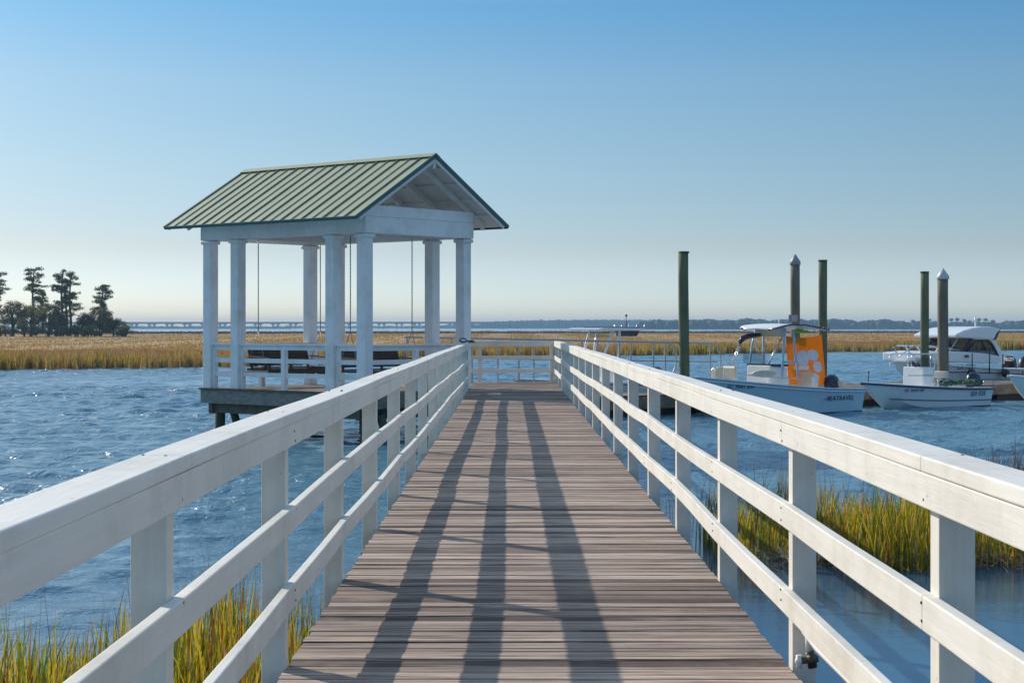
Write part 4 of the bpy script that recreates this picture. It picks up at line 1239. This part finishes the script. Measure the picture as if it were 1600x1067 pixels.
# gear heap in the stern
gh = thing('net_heap', 'heap of dark green canvas and rope in the stern of the white skiff', 'gear', b1.loc, BROT)
m = MB()
for i in range(16):
    p = b1.px(1474 + i * 3.9, 597.5 + random.uniform(-2.2, 2.5), random.uniform(0.1, 0.65)); m.ball(p, random.uniform(0.07, 0.13), 8, 6, (1.5, 1, 0.8))
m.build('canvas', M['net_green'], gh)
rp_ = [b1.px(1477 + 3.6 * i + random.uniform(-3, 3), 595.5 + random.uniform(-2.5, 2.5), random.uniform(0.35, 0.68)) for i in range(16)]
m = MB().tube(rp_, 0.022, 6)
m.build('rope', M['gear'], gh)

def rope(name_label, p0, p1, sag=0.12):
    r_ = thing('mooring_rope', name_label, 'rope', p1, 0)
    pts_ = []
    for i in range(9):
        t = i / 8; q = Vector(p0).lerp(Vector(p1), t); q.z -= sag * 4 * t * (1 - t); pts_.append(q)
    MB().tube(pts_, 0.014, 6).build('line', M['rope'], r_, True)
def on_dock(x_, y_): return D0 + U * x_ + Nv * y_ + Vector((0, 0, DTOP + 0.06))
def bworld(bt, x_, y_, z_): return bt.loc + bt.rot @ Vector((x_, y_, z_))
rope('pale rope from the skiff bow to the dock', bworld(b1, 2.55, -0.15, 0.84), on_dock(12.6, 0.2))
rope('pale rope from the skiff stern to the dock', bworld(b1, -2.6, -0.85, 0.6), on_dock(17.0, 0.2))
rope('pale rope from the stern of the pale blue boat to the dock', bworld(b2, -3.0, -0.9, 0.72), on_dock(9.6, 0.2), 0.06)

# ---- boat with hard top behind the end of the boardwalk
b3 = Boat('hardtop_boat', 'white boat with flat grey hard top moored behind the gangway', 'boat', (0.14 + 0.771 * 3.0, 55.2 + 0.637 * 3.0), 6.0, 2.2, 0.75, 0.97, M['gel_white'], rake=0.5, full=3.5)
b3.liner(M['gel_white'], 0.30, 0.58, 0.10, 0.18)
b3.rub(M['cap_metal'], 0.03, -0.06)
m = MB()
P1 = [b3.px(a, b, 0.80) for a, b in ((935, 514.0), (945, 512.4), (970, 512.4), (1002, 513), (1008, 515), (1000, 516.5), (950, 517), (938, 515.6))]
m.prism(P1, (0, -1.6, 0)); m.build('hard_top', M['gel_white'], b3.root, bevel=0.02)
m = MB(); P1 = [b3.px(a, b, 0.70) for a, b in ((955, 510.8), (1000, 511.6), (1000, 513.2), (955, 512.6))]
m.prism(P1, (0, -1.3, 0)); m.build('top_mat', M['navy_stripe'], b3.root)
for a, yq in ((((921, 517), (914, 545), (905, 600)), -0.6), (((933, 517), (929, 545), (924, 600)), -0.6), (((958, 517), (944, 555), (935, 600)), 0.6), (((968, 517), (967, 560), (966, 600)), 0.6)):
    b3.tube_px(a, yq, 0.045, M['gel_white'], 'top_leg')
b3.panel_px([(928, 518), (952, 518), (951, 527), (928, 527)], 0.4, 0.8, M['clear_glass'], 'windshield')
b3.panel_px([(972, 517), (1000, 516), (985, 522), (972, 526)], 0.5, 1.0, M['navy'], 'storage_bag', 0.02)
b3.panel_px([(925, 556), (962, 556), (966, 600), (918, 600)], 0.4, 0.8, M['gel_white'], 'console', 0.04)
P = [b3.px(978.5, y_, 0.0) for y_ in (493, 512)]; MB().tube(P, 0.012, 8).ball(P[0], 0.04, 8, 6).build('antenna', M['black'], b3.root)
for pxx in (961, 971.5, 983, 995, 1007):
    p = b3.px(pxx, 506.8, 0.5); MB().tube([p, p + Vector((0.03, 0, -0.14))], 0.02, 8).build('rod_holder', M['steel'], b3.root)
b3.outboard(-3.0 - 0.12, 0.0, 0.55, M['navy'], 1.15)

# ---- cabin cruiser
b4 = Boat('cabin_boat', 'white cabin cruiser with curved dark side stripes moored behind the dock', 'boat', (17.39, 68.92), 7.6, 2.6, 0.92, 1.32, M['gel_white'], rake=1.1, full=2.6, flare=0.80)
b4.liner(M['gel_white'], 0.45, 0.16, -0.02, 0.20)
b4.stripe(M['black'], lambda t: 0.62 + 0.20 * min(1, t * 1.6) ** 0.7 + 0.02 * t, 0.035, 0.03, 0.80)
b4.stripe(M['black'], lambda t: 0.20 + 0.28 * math.sin(min(1, t / 0.7) * math.pi / 2), 0.03, 0.0, 0.60, 'lower_stripe')
b4.rub(M['gel_white'], 0.04, -0.03)
b4.text('LR 7041', 1515, 573.5, 0.26, M['navy_stripe'], 'registration_number')
cw = 1.0
def b4flat(pts, yoff, depth, mat, name, bevel=0.0):
    return b4.panel_px(pts, yoff, depth, mat, name, bevel, None, False)
# raised fore cabin and coaming (near side outline)
b4flat([(1452, 551.5), (1478, 548.5), (1508, 549.5), (1540, 552), (1562, 556), (1568, 568), (1452, 565)], cw + 0.10, 2 * cw + 0.20, M['gel_white'], 'cabin_base', 0.05)
roof_px = [(1494, 526.5), (1494, 522.5), (1506, 516.5), (1520, 512.5), (1535, 510.3), (1548, 510), (1564, 514.2), (1559, 524), (1553, 531), (1530, 529.5), (1505, 528)]
b4flat(roof_px, cw, 2 * cw, M['gel_white'], 'cabin_roof', 0.09)
b4flat([(1518, 517.5), (1543, 512.8), (1549, 513.8), (1526, 520)], cw + 0.01, 0.25, M['gel_white'], 'roof_vent', 0.02)
b4flat([(1563.5, 515.5), (1557, 530), (1553, 531.5), (1558, 520)], cw + 0.02, 0.06, M['navy'], 'arch_panel')
for sg in (1, -1):
    yo = sg * (cw - 0.02)
    def sidep(pts, dy, dep, mat, name):
        P = [b4.px(a_, b_, cw - 0.02 + dy) for a_, b_ in pts]
        P = [Vector((p.x, sg * p.y, p.z)) for p in P]
        return MB().prism(P, (0, -sg * dep, 0)).build(name, mat, b4.root)
    sidep([(1548, 530), (1554, 530), (1561, 541), (1567, 556), (1570, 568), (1562, 564), (1557, 546)], 0, 0.05, M['gel_white'], 'roof_arch')
    sidep([(1503.5, 550), (1509, 550), (1523, 529.6), (1517, 529.0)], 0, 0.05, M['black'], 'pillar')
    sidep([(1510, 550.5), (1524, 531.5), (1544, 531.5), (1552, 541), (1560, 556)], -0.02, 0.012, M['glass'], 'side_window')
    fr = [b4.px(a_, b_, cw) for a_, b_ in [(1510, 551), (1524, 531.8), (1544, 532), (1552, 541), (1560, 556.5)]]
    MB().tube([Vector((p.x, sg * p.y, p.z)) for p in fr], 0.04, 8).build('window_frame', M['black'], b4.root)
    fr = [b4.px(a_, b_, cw) for a_, b_ in [(1534, 532), (1541, 549)]]
    MB().tube([Vector((p.x, sg * p.y, p.z)) for p in fr], 0.025, 8).build('window_frame', M['black'], b4.root)
# raked windscreen across the bow side of the cabin
A = b4.px(1504, 550, cw - 0.05); Bq = b4.px(1518, 528.5, cw - 0.05)
MB().prism([A, Vector((A.x, -A.y, A.z)), Vector((Bq.x, -Bq.y, Bq.z)), Bq], (0.012, 0, 0)).build('windshield', M['glass'], b4.root)
for yq in (-0.93, -0.3, 0.35):
    MB().beam((A.x, yq, A.z), (Bq.x, yq, Bq.z), 0.05, 0.05, (0, 1, 0)).build('pillar', M['gel_white'], b4.root)
# bow pulpit rail, fenders, rear dash
b4.tube_px([(1404, 557), (1396, 541.5), (1402, 539.5), (1432, 540.5), (1480, 543)], -0.3, 0.03, M['steel'], 'bow_rail', True)
b4.tube_px([(1414, 540), (1424, 554)], -0.3, 0.024, M['steel'], 'rail_post'); b4.tube_px([(1432, 540.5), (1442, 553)], -0.3, 0.024, M['steel'], 'rail_post'); b4.tube_px([(1404, 557), (1428, 540.6), (1478, 543.5), (1500, 547)], 0.95, 0.02, M['steel'], 'bow_rail')
for pxx, py0, py1 in ((1519, 552, 586), (1546, 545, 584), (1567, 553, 578)):
    b4.tube_px([(pxx, py0), (pxx, py1)], 1.36, 0.022, M['black'], 'fender_line')
for pxx in (1518, 1571):
    p = b4.px(pxx, 583, 1.48); MB().ball(p, 0.17, 12, 8).build('fender', M['black'], b4.root)
b4.panel_px([(1508, 554.5), (1514, 554.5), (1514, 558.5), (1508, 558.5)], cw + 0.135, 0.02, M['navy'], 'porthole')
b4.panel_px([(1572, 559), (1582, 559), (1585, 564), (1572, 564)], 0.6, 0.8, M['vinyl'], 'stern_seat', 0.03)
b4.tube_px([(1574, 560), (1582, 562), (1588, 572), (1590, 580)], 1.1, 0.02, M['black'], 'stern_rail')
p = b4.px(1524, 494, 0.0); q_ = b4.px(1524, 510, 0.0)
MB().tube([p, q_], 0.035, 8).tube([(q_.x - 0.2, 0, p.z - 0.2), (q_.x + 0.2, 0, p.z - 0.2)], 0.025, 6).build('mast', M['gel_white'], b4.root)
b4.outboard(-3.8 - 0.35, 0.4, 0.62, M['black'], 1.3); b4.outboard(-3.8 - 0.35, -0.4, 0.62, M['black'], 1.3)

# ---- white boat cut by the right frame edge
b5 = Boat('open_boat', 'white open boat at the right edge of the picture, only its bow in view', 'boat', (16.75 + 0.771 * 3, 59.1 + 0.637 * 3), 6.0, 2.1, 0.62, 0.98, M['gel_white'], rake=1.0, full=2.6, flare=0.80)
b5.liner(M['gel_white'], 0.26, 0.60, 0.06, 0.15)
b5.rub(M['gel_white'], 0.04, -0.03)
b5.stripe(M['black'], lambda t: -0.03, 0.05, 0, 0.70, 'waterline_stripe')
b5.panel_px([(1620, 580), (1650, 580), (1652, 604), (1620, 604)], 0.4, 0.8, M['gel_white'], 'console', 0.03)
p = b5.px(1592, 591, 0.0); MB().span((p.x - .12, -.07, p.z - .12), (p.x + .12, .07, p.z + .02)).tube([(p.x, 0, p.z), (p.x - .25, 0, p.z + .22)], 0.03, 8).build('anchor', M['black'], b5.root)

# ---------------------------------------------------------------- far bridge
def bridge(name, label, pxs, deck_py, y, th, px_step, pair, pier_w, rough_px=0):
    a = W(pxs[0], deck_py[0], y); b = W(pxs[1], deck_py[1], y)
    o = thing(name, label, 'bridge', (a.x, y, WATER))
    MB().beam(a + Vector((0, 0, -th / 2)), b + Vector((0, 0, -th / 2)), 11, th).build('deck', M['concrete'], o, True)
    m_ = MB().beam(a + Vector((0, -5.4, 0.45)), b + Vector((0, -5.4, 0.45)), 0.4, 0.9); m_.build('parapet', M['concrete'], o, True)
    k = pxs[0] + px_step / 2; i = 0
    while k < pxs[1] and i < 95:
        c = W(k, 505, y); dz = a.lerp(b, (k - pxs[0]) / (pxs[1] - pxs[0])).z - th
        mb_ = MB()
        for s_ in ((-pair, pair) if pair else (0,)):
            mb_.span((c.x + s_ - pier_w / 2, y - 3, WATER - 1), (c.x + s_ + pier_w / 2, y + 3, dz - 0.9))
            mb_.prism([(c.x + s_ - pier_w / 2, y - 4, dz - 2.2), (c.x + s_ + pier_w / 2, y - 4, dz - 2.2), (c.x + s_ + pier_w / 2 + 2.6, y - 4, dz), (c.x + s_ - pier_w / 2 - 2.6, y - 4, dz)], (0, 8, 0))
        mb_.build('pier', M['concrete'], o, True)
        k += px_step; i += 1
    return o
bridge('road_bridge', 'long low concrete bridge on paired piers along the horizon', (-80, 1240), (504.2, 503.0), 2900, 2.3, 27.6, 4.2, 1.9)
bridge('causeway', 'second fainter low bridge below the long bridge', (195, 456), (513.6, 513.4), 2500, 1.2, 9.5, 0, 1.2)

# ---------------------------------------------------------------- trees
def cloud(centers, radii, n_each, size, flat=0.6):
    """leaf sized triangles spread through ellipsoids"""
    Vs = []
    for c, r, n_ in zip(centers, radii, n_each):
        d = rng.normal(0, 1, (n_, 3)); d /= np.linalg.norm(d, axis=1)[:, None]
        d *= (rng.uniform(0, 1, n_) ** 0.45)[:, None]
        d *= np.array([r, r, r * flat]); p = d + np.array(c)
        e1 = rng.normal(0, 1, (n_, 3)) * size; e2 = rng.normal(0, 1, (n_, 3)) * size
        Vs.append(np.stack([p, p + e1, p + e2], 1).reshape(-1, 3))
    V = np.concatenate(Vs, 0)
    return V, np.arange(len(V)).reshape(-1, 3)

def pine(px, top_py, base_py, y, spread, crown_from, label, trunks=((0, 0),), seed=0, dens=1.0):
    rs = random.Random(seed)
    b = W(px, base_py, y); h = W(px, top_py, y).z - b.z
    o = thing('pine_tree', label, 'pine tree', b, 0, 'trees on the marsh island')
    cs = []; rr = []; nn = []
    tm = MB()
    for (dx, dh) in trunks:
        hh = h * (1 - dh)
        pts = [(dx + 0.15 * math.sin(i * 1.1 + dx), 0, hh * i / 7) for i in range(8)]
        tm.tube(pts, [0.26 * (1 - 0.75 * i / 7) + 0.04 for i in range(8)], 8)
        nl = int(20 * dens)
        for i in range(nl):
            u = crown_from + (1 - crown_from) * (i + rs.random()) / nl
            z = hh * u
            a = rs.uniform(0, 2 * math.pi)
            sp = spread * (0.35 + 0.65 * math.sin(min(1, (1.03 - u) / (1 - crown_from) * 1.1 + 0.12) * math.pi * 0.75)) * rs.uniform(0.45, 1.05)
            ex_ = (dx + math.cos(a) * sp, math.sin(a) * sp, z + rs.uniform(0, 0.5) - 0.08 * sp)
            tm.tube([(dx, 0, z - 0.5), ((dx + ex_[0]) / 2, ex_[1] / 2, z - 0.05), ex_], [0.06, 0.045, 0.02], 5)
            for q in range(3):
                f = 0.45 + 0.3 * q
                cs.append((dx + (ex_[0] - dx) * f, ex_[1] * f, ex_[2] + rs.uniform(-.1, .3))); r_ = rs.uniform(0.40, 0.90) * (0.6 + 0.4 * spread / 3); rr.append(r_); nn.append(int(120 * r_))
        cs.append((dx, 0, hh - 0.2)); rr.append(0.7); nn.append(90)
    tm.build('trunk', M['bark'], o)
    V, T = cloud(cs, rr, nn, 0.13, 0.5)
    np_mesh('crown', V, T, M['pine'], o)
    return o
def oak(px, top_py, y, wpx, label, seed=0, name='live_oak', dens=1.0, base_py=None, gaps=0.25):
    rs = random.Random(seed)
    b = W(px, base_py or (511 + (EYE - WATER - 0.5) * F / y), y); h = W(px, top_py, y).z - b.z; hw = wpx / F * y / 2
    o = thing(name, label, 'tree' if name != 'bush' else 'bush', b, 0, 'trees on the marsh island')
    cs = []; rr = []; nn = []; tm = MB()
    nt_ = rs.choice((1, 2, 2))
    for k in range(nt_):
        x0 = rs.uniform(-.3, .3) * hw
        tm.tube([(x0, 0, 0), (x0 + rs.uniform(-.3, .3), 0, h * .3), (x0 + rs.uniform(-.5, .5), 0, h * .65)], [0.22, 0.17, 0.08], 7)
        for q in range(6):
            a = rs.uniform(-1, 1); tm.tube([(x0, 0, h * rs.uniform(.2, .4)), (x0 + a * hw * .5, rs.uniform(-1, 1), h * rs.uniform(.45, .6)), (x0 + a * hw * .85, rs.uniform(-1, 1), h * rs.uniform(.55, .8))], [.1, .07, .03], 5)
    N = int(34 * dens)
    for i in range(N):
        u = rs.uniform(-1, 1); zt = math.sqrt(max(0, 1 - u * u)) ** 0.8
        z = h * (0.22 + (0.70 * rs.random() ** 0.7) * zt)
        r_ = rs.uniform(0.45, 1.0) * min(1.25, h / 6 + .35)
        if z < 0.35 * h and rs.random() < gaps * 2: continue
        cs.append((u * hw * 0.92, rs.uniform(-1, 1) * hw * 0.6, z)); rr.append(r_); nn.append(int(115 * r_ * r_ + 25))
    tm.build('trunk', M['bark'], o)
    V, T = cloud(cs, rr, nn, 0.14, 0.75)
    np_mesh('crown', V, T, M['oak'], o)
    return o
TY = 350
BP = 521.5
pine(-6, 429, BP, TY, 2.6, 0.45, 'pine at the very left edge, mostly out of the picture', seed=1)
pine(52, 421, BP, TY + 2, 2.9, 0.50, 'lone tall pine rising above the oaks, second tree from the left edge', seed=2)
pine(97, 426, BP, TY, 2.2, 0.35, 'tall pine with dense narrow crown beside the twin trunked pine', seed=3)
pine(107, 428, BP, TY + 3, 2.6, 0.34, 'twin trunked tall pine with bare lower trunks at the end of the oak row', trunks=((-0.45, 0.12), (0.35, 0.0)), seed=4, dens=0.8)
pine(160, 447, BP, TY + 4, 2.3, 0.25, 'shorter full pine standing alone right of the gap in the trees', seed=5, dens=1.5)
pine(66, 456, BP, TY + 8, 1.1, 0.5, 'small thin pine just right of the lone tall pine', seed=6, dens=0.6)
oak(-14, 462, TY + 2, 52, 'grey green live oak at the left edge of the picture', 11, dens=1.4)
oak(24, 463, TY - 2, 42, 'live oak under the lone tall pine on its left side', 12, dens=1.3)
oak(50, 466, TY + 1, 44, 'live oak directly under the lone tall pine', 13, dens=1.3)
oak(74, 471, TY - 3, 40, 'live oak between the lone pine and the tall pine pair', 14, dens=1.3)
oak(92, 484, TY - 1, 28, 'lower dark oak at the foot of the tall pine pair', 15, dens=1.2)
oak(133, 487, TY, 24, 'small spreading oak left of the short full pine', 16, dens=1.0)
oak(157, 480, TY + 1, 40, 'dark bushy oak around the foot of the short full pine', 17, dens=1.6, gaps=0)
oak(182, 498, TY, 40, 'low bushy oak right of the short full pine', 18, dens=1.1, gaps=0)
for i, (px_, py_, w_, lb) in enumerate(((5, 507, 34, 'dark low bush at the left edge under the oaks'), (38, 508, 40, 'dark low bush below the lone tall pine'), (72, 508, 40, 'dark low bush under the third oak'), (98, 510, 22, 'dark low bush at the foot of the tall pine pair'), (120, 508, 24, 'brown low bush in the gap between the two tree groups'), (140, 509, 26, 'low bush at the foot of the small spreading oak'), (195, 509, 26, 'last low bush at the right end of the tree island'))):
    oak(px_, py_, TY - 5, w_, lb, 30 + i, 'bush', dens=0.9, gaps=0)
isl = MB(); isl.raw([(-130, 335, WATER + .1), (-72, 335, WATER + .1), (-70, 372, WATER + .1), (-130, 372, WATER + .1), (-128, 340, WATER + .75), (-76, 340, WATER + .75), (-75, 366, WATER + .8), (-128, 366, WATER + .8)], [(0, 1, 5, 4), (1, 2, 6, 5), (2, 3, 7, 6), (3, 0, 4, 7), (4, 5, 6, 7)])
tag(isl.build('island_ground', M['understory']), 'low rise of ground under the pines on the left', 'ground', kind='structure')

# far wooded shore (reads as one mass)
def far_woods(name, x0, x1, y, prof, size, mat, label, n, dy=120):
    """prof: px -> top py"""
    px = rng.uniform(x0, x1, n)
    yy = y + rng.uniform(0, dy, n)
    tops = np.array([prof(p) for p in px]) + rng.normal(0, 0.6, n)
    X = (px - VX) / F * yy; ZT = EYE - (tops - VY) / F * yy
    cs = []; V = []; Q = []
    ico_v = []; 
    Vv = []; Ff = []
    k = 0
    for i in range(n):
        h = ZT[i] - WATER
        if h < 1.5: continue
        w = size * rng.uniform(0.6, 1.4)
        m_ = 7
        ring = []
        zc = [0, 0.35, 0.7, 0.9, 1.0]; rc = [0.75, 1.0, 0.8, 0.45, 0.05]
        for z_, r_ in zip(zc, rc):
            for q in range(m_):
                a = 2 * math.pi * q / m_ + z_ * 2
                rj = r_ * w * rng.uniform(0.75, 1.2)
                Vv.append((X[i] + rj * math.cos(a), yy[i] + rj * math.sin(a), WATER + h * (z_ + rng.uniform(-.03, .03))))
        for j in range(4):
            for q in range(m_):
                Ff.append((k + j * m_ + q, k + j * m_ + (q + 1) % m_, k + (j + 1) * m_ + (q + 1) % m_, k + (j + 1) * m_ + q))
        k += 5 * m_
    o = np_mesh(name, Vv, Ff, mat)
    return tag(o, label, 'woods', kind='stuff')
def prof_r(p):
    base = np.interp(p, [980, 1060, 1150, 1260, 1320, 1400, 1440, 1500, 1560, 1620], [502.5, 501.5, 499.5, 499.5, 500.5, 501, 504, 503, 503.5, 502])
    return base + 1.2 * math.sin(p * 0.09) + 0.9 * math.sin(p * 0.23 + 1)
far_woods('far_woods', 1000, 1720, 2050, prof_r, 5.0, M['woods'], 'hazy blue wooded shore behind the marsh on the right', 1100)
def prof_l(p): return float(np.interp(p, [560, 700, 770, 820, 900, 1000, 1120], [511, 509, 503.5, 501.5, 500.5, 500.5, 501]))
far_woods('distant_woods', 640, 1130, 3350, prof_l, 11.0, M['woods'], 'faint blue distant shore behind the middle of the long bridge', 900)
def prof_ll(p): return 510.0 + 0.4 * math.sin(p * .05)
far_woods('distant_shore', -100, 760, 3700, prof_ll, 14.0, M['woods'], 'very faint low shore under the left part of the long bridge', 600)
for i, (px_, py_, lb) in enumerate(((1486, 496.5, 'tiny far pine just right of the white capped piling'), (1496, 496, 'tiny far pine second from the white capped piling'), (1507, 498, 'tiny far round tree left of the cabin boat mast'), (1530, 496.5, 'tiny far pine just right of the cabin boat mast'), (1540, 497, 'tiny far leaning pine above the cabin boat roof'), (1551, 499, 'tiny far pine above the rear of the cabin boat roof'), (1452, 497, 'tiny far dense tree seen right of the flat topped piling'), (1427, 499, 'tiny far dense tree left of the flat topped piling'))):
    rs = random.Random(i); y = 2020
    b = Vector(((px_ - VX) / F * y, y, WATER)); top = W(px_, py_, y).z; h = top - WATER
    o = thing('far_pine', lb, 'tree', b, 0, 'trees standing above the far shore')
    MB().tube([(0, 0, 0), (0, 0, h - 1)], [0.5, 0.25], 6).build('trunk', M['bark'], o)
    V, T = cloud([(rs.uniform(-1, 1), 0, h - 1.6 - rs.random() * 1.5) for _ in range(6)], [1.9] * 6, [60] * 6, 0.6, 0.5)
    np_mesh('crown', V, T, M['woods'], o)

# ---------------------------------------------------------------- haze
hz_m = bpy.data.materials.new('haze_air'); hz_m.use_nodes = True
hn = hz_m.node_tree; hn.nodes.clear()
ho = hn.nodes.new('ShaderNodeOutputMaterial'); hv = hn.nodes.new('ShaderNodeVolumePrincipled')
hv.inputs['Color'].default_value = (0.45, 0.72, 1.0, 1); hv.inputs['Density'].default_value = 0.00021; hv.inputs['Anisotropy'].default_value = 0.0
hn.links.new(hv.outputs[0], ho.inputs['Volume'])
hb_ = MB().span((-2800, -80, WATER - 4), (2800, 4600, 22)).build('haze', hz_m)
tag(hb_, 'thin blue haze over the water and marsh', 'haze', kind='stuff')
